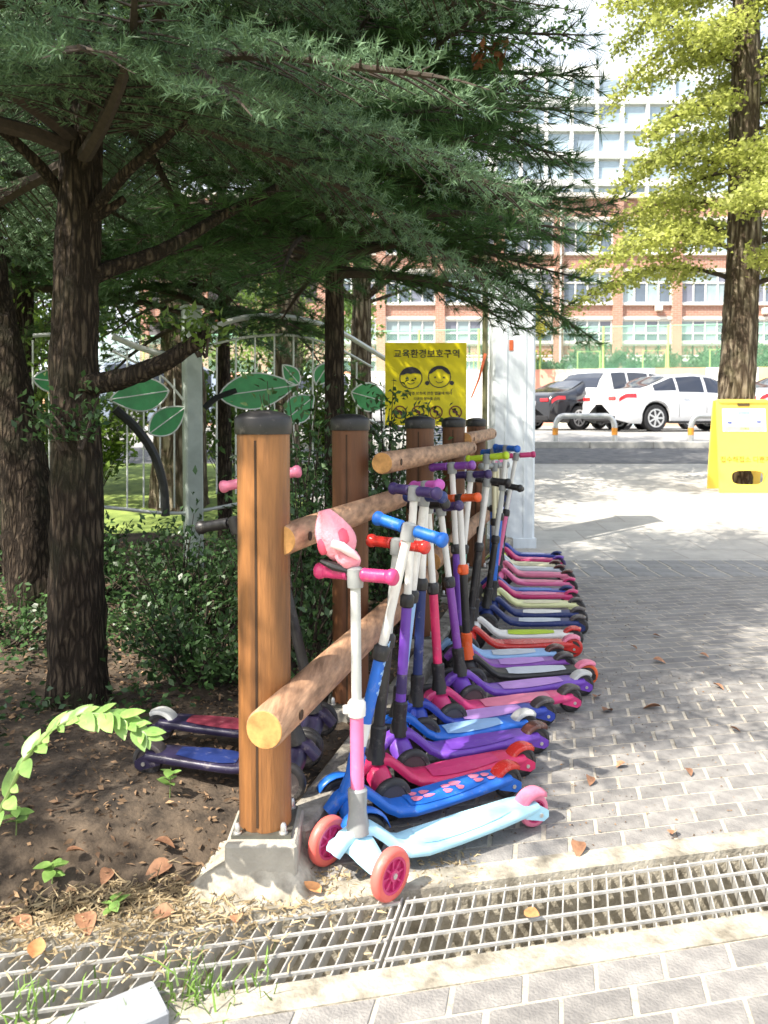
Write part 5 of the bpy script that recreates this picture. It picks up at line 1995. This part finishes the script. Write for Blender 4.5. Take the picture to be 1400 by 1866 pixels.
# ------------------------------------------------------------------ hoop barriers
m_hoop = mat('hoop_steel', (.52, .53, .52), rough=.35, metal=.7, var=.15)
m_hoopy = mat('hoop_orange', srgb('d08a2c'), rough=.5)
HY = 15.1
for k, (xa, xb, lab) in enumerate(((1012, 1120, 'steel hoop barrier with orange bands in front of the white SUV'),
                                   (1259, 1372, 'steel hoop barrier with orange bands in front of the silver sedan door'))):
    p0, p1 = at(xa, 800, HY), at(xb, 800, HY)
    zg = gz(HY)
    ht = at(xa, 758, HY).z - zg
    w_ = p1.x - p0.x
    e = empty('hoop_barrier', (p0.x, HY, zg))
    tag(e, lab, 'barrier', 'hoop barriers at the car park edge')
    pts = [(0, 0, -.1), (0, 0, ht * .6)] + [(w_ * .13 * (1 - math.cos(R(a))), 0, ht * .6 + ht * .4 * math.sin(R(a))) for a in (22, 45, 67, 90)]
    pts += [(w_ - x, y, z) for x, y, z in reversed(pts)]
    MB().tube(pts, .055, n=12).build('hoop', m_hoop, e, smooth=True)
    for xx_ in (0, w_):
        MB().lathe([(.057, .20), (.057, .34)], n=12, M=Matrix.Translation((xx_, 0, 0))).build('band', m_hoopy, e, smooth=True)


# ------------------------------------------------------------------ cars
def car(name, label, pos, heading, paint, kind='sedan', parts=True):
    """heading: world angle of the nose; local +x is the nose, origin on the ground at the middle"""
    e = empty(name, pos, heading)
    tag(e, label, 'car', 'cars in the car park')
    Lc, Wc = (4.75, 1.86) if kind == 'sedan' else (4.6, 1.88)
    h = Lc / 2
    wr = .335 if kind == 'sedan' else .36
    ax_f, ax_r = h - .93, -h + 1.02
    if kind == 'sedan':
        prof_x = [-h, -h + .06, -h + .22, -h + .60, -h + .95, -h + 1.55, -h + 2.2, -h + 2.7, -h + 3.25, -h + 3.75, -h + 4.3, h - .12, h]
        prof_z = [.74, .94, 1.03, 1.06, 1.16, 1.405, 1.455, 1.42, 1.17, .985, .90, .78, .60]
        belt = [.72, .90, .985, .985, .975, .955, .945, .935, .925, .93, .88, .76, .58]
    else:
        prof_x = [-h, -h + .08, -h + .2, -h + .5, -h + .9, -h + 1.6, -h + 2.2, -h + 2.7, -h + 3.2, -h + 3.6, -h + 4.2, h - .1, h]
        prof_z = [.80, 1.12, 1.42, 1.64, 1.675, 1.685, 1.665, 1.60, 1.32, 1.10, 1.02, .88, .66]
        belt = [.78, 1.04, 1.09, 1.09, 1.08, 1.06, 1.05, 1.04, 1.03, 1.04, 1.0, .86, .64]
    xs = set(prof_x)
    for a in (ax_f, ax_r):
        for t in range(0, 181, 20):
            xs.add(round(a + math.cos(R(t)) * (wr + .06), 4))
        xs.add(a - wr - .065)
        xs.add(a + wr + .065)
    xs = sorted(xs | {-h + .4, -h + .3, -h + 1.25, -h + 1.9, -h + 3.0, h - .03})

    def sec(x):
        zt = float(np.interp(x, prof_x, prof_z))
        zb_ = float(np.interp(x, prof_x, belt))
        zb_ = min(zb_, zt - .012)
        u = abs(x) / h
        w = Wc / 2 * (1 - .16 * max(0, (u - .72) / .28) ** 2.2)
        wt = w * (.74 if kind == 'sedan' else .80)
        bot = .20 + (.10 * max(0, (u - .85) / .15))
        for a in (ax_f, ax_r):
            if abs(x - a) < wr + .062:
                bot = max(bot, wr + math.sqrt(max(0, (wr + .062) ** 2 - (x - a) ** 2)))
        gl = max(0.0, min(1.0, (zt - zb_) / .35))
        wt_ = w * .93 * (1 - gl) + wt * gl
        z1, z2 = bot + .02, max(bot + .04, .45)
        z2 = min(z2, zb_ - .05)
        if z2 < z1 + .01:
            z2 = z1 + .01
        pts = [(w * .94, bot), (w * .985, min(z1 + .05, z2)), (w, z2 + .0), (w * 1.0, max(z2 + .01, zb_ - .22)), (w * .985, max(z2 + .02, zb_ - .04)), (w * .955, zb_),
               (w * .955 + (wt_ - w * .955) * .5, zb_ + (zt - zb_) * .52), (wt_, zt - .05 * gl - .004), (wt_ * .8, zt - .012 * gl), (0, zt + .012)]
        return pts
    n = 10
    secs = [sec(x) for x in xs]
    body = MB()
    for s in (1, -1):
        base = len(body.v)
        for x, sc_ in zip(xs, secs):
            body.v += [(x, s * y, z) for y, z in sc_]
        for i in range(len(xs) - 1):
            for k in range(n - 1):
                a = base + i * n + k
                q = (a, a + n, a + n + 1, a + 1)
                body.f.append(q if s < 0 else q[::-1])
        # end caps
        for i in (0, len(xs) - 1):
            q = tuple(base + i * n + k for k in range(n))
            body.f.append(q if (s > 0) == (i == 0) else q[::-1])
    body.f = [f for f in body.f]
    body.build('body', paint, e, smooth=True, angle=38)
    m_win = glass_mat('car_glass', (.03, .035, .05), .05)
    m_dark = mat('car_dark', (.015, .015, .017), rough=.6)
    MB().box((0, 0, .42), (Lc * .86, Wc * .72, .42)).build('underbody', m_dark, e)

    def patch(x0, x1, t0, t1, k0, k1, off, name_, m, par=e, sides=(1, -1), steps=8):
        """panel lying on the body skin between stations x0..x1 and section indices k0+t0..k1+t1"""
        for s in sides:
            b = MB()
            vs = []
            ts = [(k0 + t0) + ((k1 + t1) - (k0 + t0)) * j / 4 for j in range(5)]
            for i in range(steps + 1):
                x = x0 + (x1 - x0) * i / steps
                sc_ = sec(x)
                for t in ts:
                    k = min(int(t), n - 2)
                    f = t - k
                    y = sc_[k][0] + (sc_[k + 1][0] - sc_[k][0]) * f
                    z = sc_[k][1] + (sc_[k + 1][1] - sc_[k][1]) * f
                    vs.append((x, s * (y + off), z + off * .4))
            fs = []
            for i in range(steps):
                for j in range(4):
                    q = i * 5 + j
                    f_ = (q, q + 5, q + 6, q + 1)
                    fs.append(f_ if s < 0 else f_[::-1])
            b.add(vs, fs).build(name_, m, par, smooth=True, angle=60)
    if kind == 'sedan':
        patch(-h + .98, -h + 1.62, .25, .9, 5, 6, .006, 'quarter_window', m_win)
        patch(-h + 1.68, -h + 2.42, .12, .9, 5, 6, .006, 'rear_window', m_win)
        patch(-h + 2.50, -h + 3.12, .12, .9, 5, 6, .006, 'front_window', m_win)
        rear_glass = [(-h + .64, 1.075), (-h + 1.48, 1.385)]
        front_glass = [(-h + 2.82, 1.375), (-h + 3.62, 1.03)]
        wy0, wy1 = .78, .60
    else:
        patch(-h + .55, -h + 1.1, .12, .9, 5, 6, .006, 'quarter_window', m_win)
        patch(-h + 1.18, -h + 1.98, .12, .9, 5, 6, .006, 'rear_window', m_win)
        patch(-h + 2.06, -h + 2.9, .12, .9, 5, 6, .006, 'front_window', m_win)
        rear_glass = [(-h + .095, 1.17), (-h + .42, 1.585)]
        front_glass = [(-h + 2.82, 1.545), (-h + 3.5, 1.16)]
        wy0, wy1 = .74, .66
    for nm_, g in (('back_glass', rear_glass), ('windscreen', front_glass)):
        vs = []
        for i in range(7):
            t = i / 6
            x = g[0][0] + (g[1][0] - g[0][0]) * t
            zt = float(np.interp(x, prof_x, prof_z)) + .012
            ww = (wy0 + (wy1 - wy0) * t) if nm_ == 'back_glass' else (wy1 + (wy0 - wy1) * t)
            for j in range(5):
                f = -1 + j / 2
                vs.append((x, f * ww, zt + .010 - .05 * f * f * .5))
        fs = [(i * 5 + j, i * 5 + j + 1, i * 5 + j + 6, i * 5 + j + 5) for i in range(6) for j in range(4)]
        MB().add(vs, fs).build(nm_, m_win, e, smooth=True)
    m_tail = mat('tail_light_red', srgb('c0202a'), rough=.15, var=.15, scale=8, coat=.5)
    m_wht2 = mat('lamp_clear', (.7, .7, .72), rough=.15)
    if kind == 'sedan':
        patch(-h + .05, -h + .46, .35, .9, 3, 3, .008, 'tail_light', m_tail)
    else:
        patch(-h + .05, -h + .26, .1, .95, 3, 3, .008, 'tail_light', m_tail)
    patch(h - .42, h - .03, .1, .7, 3, 4, .008, 'headlight', m_wht2)
    zb2 = .80 if kind == 'sedan' else .86
    for s in (-1, 1):
        MB().box((-h - .002, s * .58, zb2 + .02), (.03, .30, .09), bev=.01).build('tail_lamp', m_tail, e)
    MB().box((-h - .004, 0, zb2 - .06), (.02, .52, .12)).build('number_plate', m_wht, e)
    MB().box((-h + .015, 0, .33), (.08, Wc * .78, .14), bev=.02).build('rear_bumper_insert', m_dark, e)
    MB().box((h - .03, 0, .42), (.06, 1.1, .2), bev=.02).build('grille', m_dark, e)
    for s in (-1, 1):
        # door seams and handles
        for x in (-h + 1.66, -h + 2.46, -h + 3.3):
            y_ = sec(x)
            MB().tube([(x, s * (y_[2][0] + .002), .36), (x, s * (y_[3][0] + .003), .62), (x, s * (y_[4][0] + .003), .85)], .005, n=4).build('door_seam', m_dark, e)
        for x in (-h + 1.85, -h + 2.75):
            MB().box((x, s * (sec(x)[3][0] + .014), .84 if kind == 'sedan' else .95), (.19, .022, .026), bev=.008).build('door_handle', paint, e)
        mx_ = -h + 3.1
        MB().ball((mx_, s * (Wc / 2 + .06), 1.0 if kind == 'sedan' else 1.1), (.07, .11, .07), n=10, m=7).build('mirror', paint, e, smooth=True, angle=80)
        MB().box((0, s * (Wc / 2 - .03), .235), (Lc * .42, .05, .06), bev=.01).build('sill', m_dark, e)
    m_rim = mat('alloy_rim', (.62, .62, .63), rough=.3, metal=.6, var=.1)
    ty = MB().lathe([(wr * .66, -.10), (wr * .93, -.105), (wr, -.07), (wr, .07), (wr * .93, .105), (wr * .66, .10)], n=30, M=ROT_Y)
    mty = ty.data('wheel', m_dark, True, 30)
    rm = MB()
    rg = MB().lathe([(wr * .58, -.108), (wr * .68, -.108), (wr * .68, .108), (wr * .58, .108), (wr * .58, -.108)], n=30, M=ROT_Y)
    rg.f = [f for f in rg.f if len(f) == 4]
    rm.add(rg.v, rg.f)
    rm.lathe([(.06, -.112), (.06, .112)], n=12, M=ROT_Y)
    for k in range(7):
        q = Matrix.Rotation(2 * math.pi * k / 7, 3, 'Y')
        rm.box(q @ Vector((wr * .34, 0, 0)), (wr * .56, .214, wr * .13), rot=q)
    mrm = rm.data('rim', m_rim, True, 30)
    for x in (ax_f, ax_r):
        for s in (-1, 1):
            wv = obj('wheel', mty, e, loc=(x, s * (Wc / 2 - .125), wr))
            obj('rim', mrm, wv)
    return e


def carpaint(name, c, rough=.25, metal=.0):
    return mat('paint_' + name, c, rough=rough, var=.04, scale=2, coat=.6, metal=metal)


def lot(x, y):
    return Vector((x, y, gz(y) + .004))


def car_at(tail_px, Y, heading, L, *a, **k):
    """place by the tail end seen at a pixel column"""
    x = (tail_px - PP_X) / F_PX * Y
    d = Vector((math.cos(heading), math.sin(heading), 0))
    c = Vector((x, Y, 0)) + d * L / 2 + Vector((-d.y, d.x, 0)) * (.75 if k.pop('near', True) else 0)
    c.z = gz(c.y) + .004
    return c


hd = R(16)
car('silver_sedan', 'silver white sedan with long red tail light behind the hoop barriers', car_at(1122, 18.6, hd, 4.75), hd, carpaint('silver', (.66, .67, .69), .28, .15))
hd2 = R(30)
car('white_suv', 'white SUV with upright red tail light between the silver and black cars', car_at(1084, 20.9, hd2, 4.6), hd2, carpaint('white', (.78, .78, .78)), 'suv')
hd3 = R(34)
car('black_sedan', 'black sedan parked beside the white SUV, partly behind the pillar', car_at(1000, 20.6, hd3, 4.75), hd3, carpaint('black', (.018, .018, .022), .15))
car('white_sedan', 'white sedan seen through the leaves behind the ornamental fence', lot(-1.2, 19.5), R(20), carpaint('white', (.78, .78, .78)))
car('blue_grey_suv', 'blue grey SUV seen through the ornamental fence on the lawn side', lot(-4.9, 19.0), R(14), carpaint('bluegrey', (.30, .36, .46)), 'suv')
car('pale_sedan', 'pale sedan showing beyond the ginkgo trunk', lot(10.9, 19.6), R(16), carpaint('pale', (.6, .66, .72)))

# ------------------------------------------------------------------ mural wall, mesh fence, terrace and hedges
TZ = 2.78
W0, W1 = Vector((-16, 36.0, 0)), Vector((34, 27.0, 0))
wd_ = (W1 - W0).normalized()
wl = empty('mural_wall', W0)
tag(wl, 'low wall painted with pastel orange, yellow and white panels behind the parked cars', 'wall')
mc = [srgb('f0b48f'), srgb('f2efe6'), srgb('f3d98c'), srgb('efeee9'), srgb('e9a58d'), srgb('f1ead2'), srgb('c8dfe6')]
L_w = (W1 - W0).length
NS = 26
for k in range(NS):
    mw = mat('mural_%d' % (k % 7), mc[k % 7], rough=.8, var=.1, scale=3)
    o = MB().box((L_w / NS * (k + .5), 0, (TZ + .75) / 2 + .1), (L_w / NS - .01, .25, TZ - .35)).build('wall_panel', mw, wl)
wl.rotation_euler = (0, 0, math.atan2(wd_.y, wd_.x))
tr = MB().add([(W0.x, W0.y + .1, TZ), (W1.x, W1.y + .1, TZ), (70, 60, TZ), (-40, 60, TZ), (W0.x, W0.y + .1, .6), (W1.x, W1.y + .1, .6)], [(0, 1, 2, 3), (4, 5, 1, 0)])
struct(tr.build('terrace', mat('school_yard', (.30, .28, .22), rough=1, var=.2, scale=2)))
mf = empty('mesh_fence', (W0.x, W0.y + .16, TZ))
mf.rotation_euler = (0, 0, math.atan2(wd_.y, wd_.x))
tag(mf, 'green chain link fence on top of the mural wall in front of the school', 'fence')
m_grn = mat('fence_green', srgb('8fc9a4'), rough=.5, var=.1)
m_yg = mat('fence_yellow_green', srgb('b4d27a'), rough=.5, var=.1)
HF = 2.05
npost = 20
for k in range(npost + 1):
    x = L_w * k / npost
    MB().tube([(x, 0, -.1), (x, 0, HF)], .045, n=8).build('fence_post', m_yg, mf)
for z in (.06, HF - .02):
    MB().tube([(0, 0, z), (L_w, 0, z)], .022, n=6).build('fence_rail', m_grn, mf)
for k in range(12):        # gate frames and braces of the yard
    x = 14 + k * 2.6
    MB().tube([(x, .25, -.05), (x, .25, 1.05), (x + .9, .25, 1.05), (x + .9, .25, -.05)], .03, n=6).build('hoop_rail', m_yg, mf)
V, Fq = [], []
sp = .11
for k in range(int((L_w + HF) / sp)):
    for s in (1, -1):
        x0 = k * sp - (HF if s > 0 else 0)
        a, b = np.array([x0, 0, 0.0]), np.array([x0 + HF, 0, HF])
        if s < 0:
            a, b = np.array([x0, .004, HF]), np.array([x0 + HF, .004, 0.0])
        # clip to the run of the fence
        t0 = max(0, (0 - x0) / HF)
        t1 = min(1, (L_w - x0) / HF)
        if t1 <= t0:
            continue
        p, q = a + (b - a) * t0, a + (b - a) * t1
        w_ = np.array([.003, 0, -.003 * s])
        o_ = len(V)
        V += [p - w_, p + w_, q + w_, q - w_]
        Fq.append((o_, o_ + 1, o_ + 2, o_ + 3))
tag(obj('wire_mesh', np_mesh('wire_mesh', np.array(V), np.array(Fq), m_grn), mf), kind='stuff')
hedge_l = ['round clipped hedge bush behind the mesh fence under the school windows', 'wide hedge bush behind the mesh fence beside the school pier',
           'hedge bush behind the mesh fence near the ginkgo trunk', 'low hedge bush behind the mesh fence by the white pillar', 'hedge bush behind the mesh fence beyond the ginkgo trunk']
for k, (px, w_, h_) in enumerate(((1085, 1.6, 2.1), (1190, 1.9, 1.7), (1290, 1.6, 1.9), (985, 1.5, 1.4), (1395, 1.5, 2.0))):
    x = (px - 700) / 1400 * 37
    shrub('hedge_bush', hedge_l[k], (x, 37, TZ), w_, 1.0, h_, 3200, .16, 60 + k, mat('hedge_leaves', (.07, .15, .06), rough=.6, island=.35, trans=.25), 'hedge bushes behind the mesh fence')

# ------------------------------------------------------------------ brick school
BY = 52.0
bx = lambda px: (px - 700) / 1400 * BY
bzz = lambda py: at(700, py, BY).z
m_brick = brick_mat('school_brick', (.33, .15, .105), (.38, .18, .13), (.42, .33, .28), .42, .14, .018, rot=(R(-90), 0, 0), bump=.2, var=.12)
m_trim = mat('school_trim', (.66, .63, .58), rough=.8, var=.08, scale=1)
m_pier = brick_mat('pier_brick', (.37, .175, .12), (.42, .21, .15), (.42, .33, .28), .42, .14, .018, rot=(R(-90), 0, 0), bump=.2, var=.1)
m_frame = mat('window_frame', (.70, .70, .68), rough=.5, var=.04)
sch = empty('brick_school', (0, BY, TZ))
tag(sch, 'red brick school block with white window bands and brick piers', 'building')
X0, X1 = bx(1015) - 7 * 3.97, bx(1015) + 7 * 3.97
ROWS = [(.95, 3.25), (bzz(655) - TZ, bzz(583) - TZ), (bzz(553) - TZ, bzz(496) - TZ), (bzz(462) - TZ, bzz(402) - TZ)]
TOPZ = bzz(362) - TZ
zc = 0.0
for k, (z0, z1) in enumerate(ROWS + [(TOPZ, None)]):
    MB().box(((X0 + X1) / 2, .6, (zc + z0) / 2), (X1 - X0, 1.2, z0 - zc)).build('brick_band', m_brick, sch)
    if z1 is not None:
        zc = z1
MB().box(((X0 + X1) / 2, 1.3, TOPZ / 2), (X1 - X0, .5, TOPZ - .1)).build('core_wall', mat('school_inside', (.16, .16, .17), rough=.9), sch)
MB().box(((X0 + X1) / 2, .5, TOPZ + .15), (X1 - X0 + .4, 1.7, .32)).build('roof_parapet', m_trim, sch)
m_gl = [glass_mat('school_glass_a', (.10, .13, .17), .1), glass_mat('school_glass_b', (.28, .36, .38), .15), glass_mat('school_glass_c', (.16, .17, .22), .1)]
BW = 3.97
pw_ = .62
rr2 = random.Random(9)
pane_cache = {}
for c in range(14):
    xl = X0 + c * BW
    MB().box((xl, -.14, TOPZ / 2), (pw_, .30, TOPZ)).build('pier', m_pier, sch)
    if xl < bx(560) and c < 3:
        continue
    xa, xb = xl + pw_ / 2, xl + BW - pw_ / 2
    for r_, (z0, z1) in enumerate(ROWS):
        w = xb - xa
        MB().box(((xa + xb) / 2, -.05, z1 + .11), (w - .01, .22, .2)).build('lintel', m_trim, sch)
        MB().box(((xa + xb) / 2, -.05, z0 - .07), (w - .01, .26, .12)).build('sill', m_trim, sch)
        f = MB()
        hh = z1 - z0
        for z in (z0 + .05, z1 - .05, z0 + hh * .66):
            f.box(((xa + xb) / 2, .02, z), (w, .10, .085))
        for q in range(5):
            f.box((xa + .05 + (w - .1) * q / 4, .018, (z0 + z1) / 2), (.08, .092, hh))
        wf = f.build('window', m_frame, sch)
        for q in range(4):
            for zz0, zz1 in ((z0 + .09, z0 + hh * .66 - .04), (z0 + hh * .66 + .04, z1 - .09)):
                key = (round(zz1 - zz0, 2), rr2.choice((0, 1, 0, 2)) if zz0 < z0 + .2 else rr2.choice((1, 2, 1)))
                if key not in pane_cache:
                    pane_cache[key] = MB().box((0, 0, 0), ((w - .1) / 4 - .08, .02, key[0])).data('pane', m_gl[key[1]])
                obj('pane', pane_cache[key], wf, loc=(xa + .05 + (w - .1) * (q + .5) / 4, .05 + rr2.uniform(-.01, .01), (zz0 + zz1) / 2))
for px, py in ((1195, 562), (1388, 568), (972, 463)):
    MB().box((bx(px), -.32, bzz(py) - TZ), (.42, .4, .4), bev=.03).build('vent_box', m_trim, sch)
MB().tube([(bx(1018), -.34, 0), (bx(1018), -.34, TOPZ)], .07, n=8).build('downpipe', m_trim, sch)

# pale glass tower behind the school
TY = 84.0
tx0, tx1 = (900 - 700) / 1400 * TY, (1262 - 700) / 1400 * TY
tw = empty('apartment_tower', ((tx0 + tx1) / 2, TY, TZ))
tag(tw, 'tall pale apartment tower with white frames and blue glass behind the school', 'building')
hw = (tx1 - tx0) / 2
th = at(700, 120, TY).z - TZ
m_tw = mat('tower_white', (.70, .71, .71), rough=.7, var=.06, scale=.3)
m_tg = [glass_mat('tower_glass_a', (.36, .46, .54), .12), glass_mat('tower_glass_b', (.26, .33, .40), .12)]
MB().box((0, 3, th / 2), (hw * 2, 6, th)).build('tower_core', m_tw, tw)
nf = int(th / 2.9)
for f_ in range(nf):
    MB().box((0, -.2, f_ * 2.9 + .35), (hw * 2 + .3, .7, .7)).build('floor_band', m_tw, tw)
    if f_ < 5:
        continue
    for c in range(8):
        wj = hw * 2 / 8
        me_key = ('tw', rr2.choice((0, 0, 1)))
        if me_key not in pane_cache:
            pane_cache[me_key] = MB().box((0, 0, 0), (wj - .35, .1, 1.95)).data('pane', m_tg[me_key[1]])
        obj('pane', pane_cache[me_key], tw, loc=(-hw + wj * (c + .5), -.06, f_ * 2.9 + 1.72))
for c in range(9):
    MB().box((-hw + hw * 2 / 8 * c, -.25, th / 2), (.34, .5, th)).build('mullion', m_tw, tw)
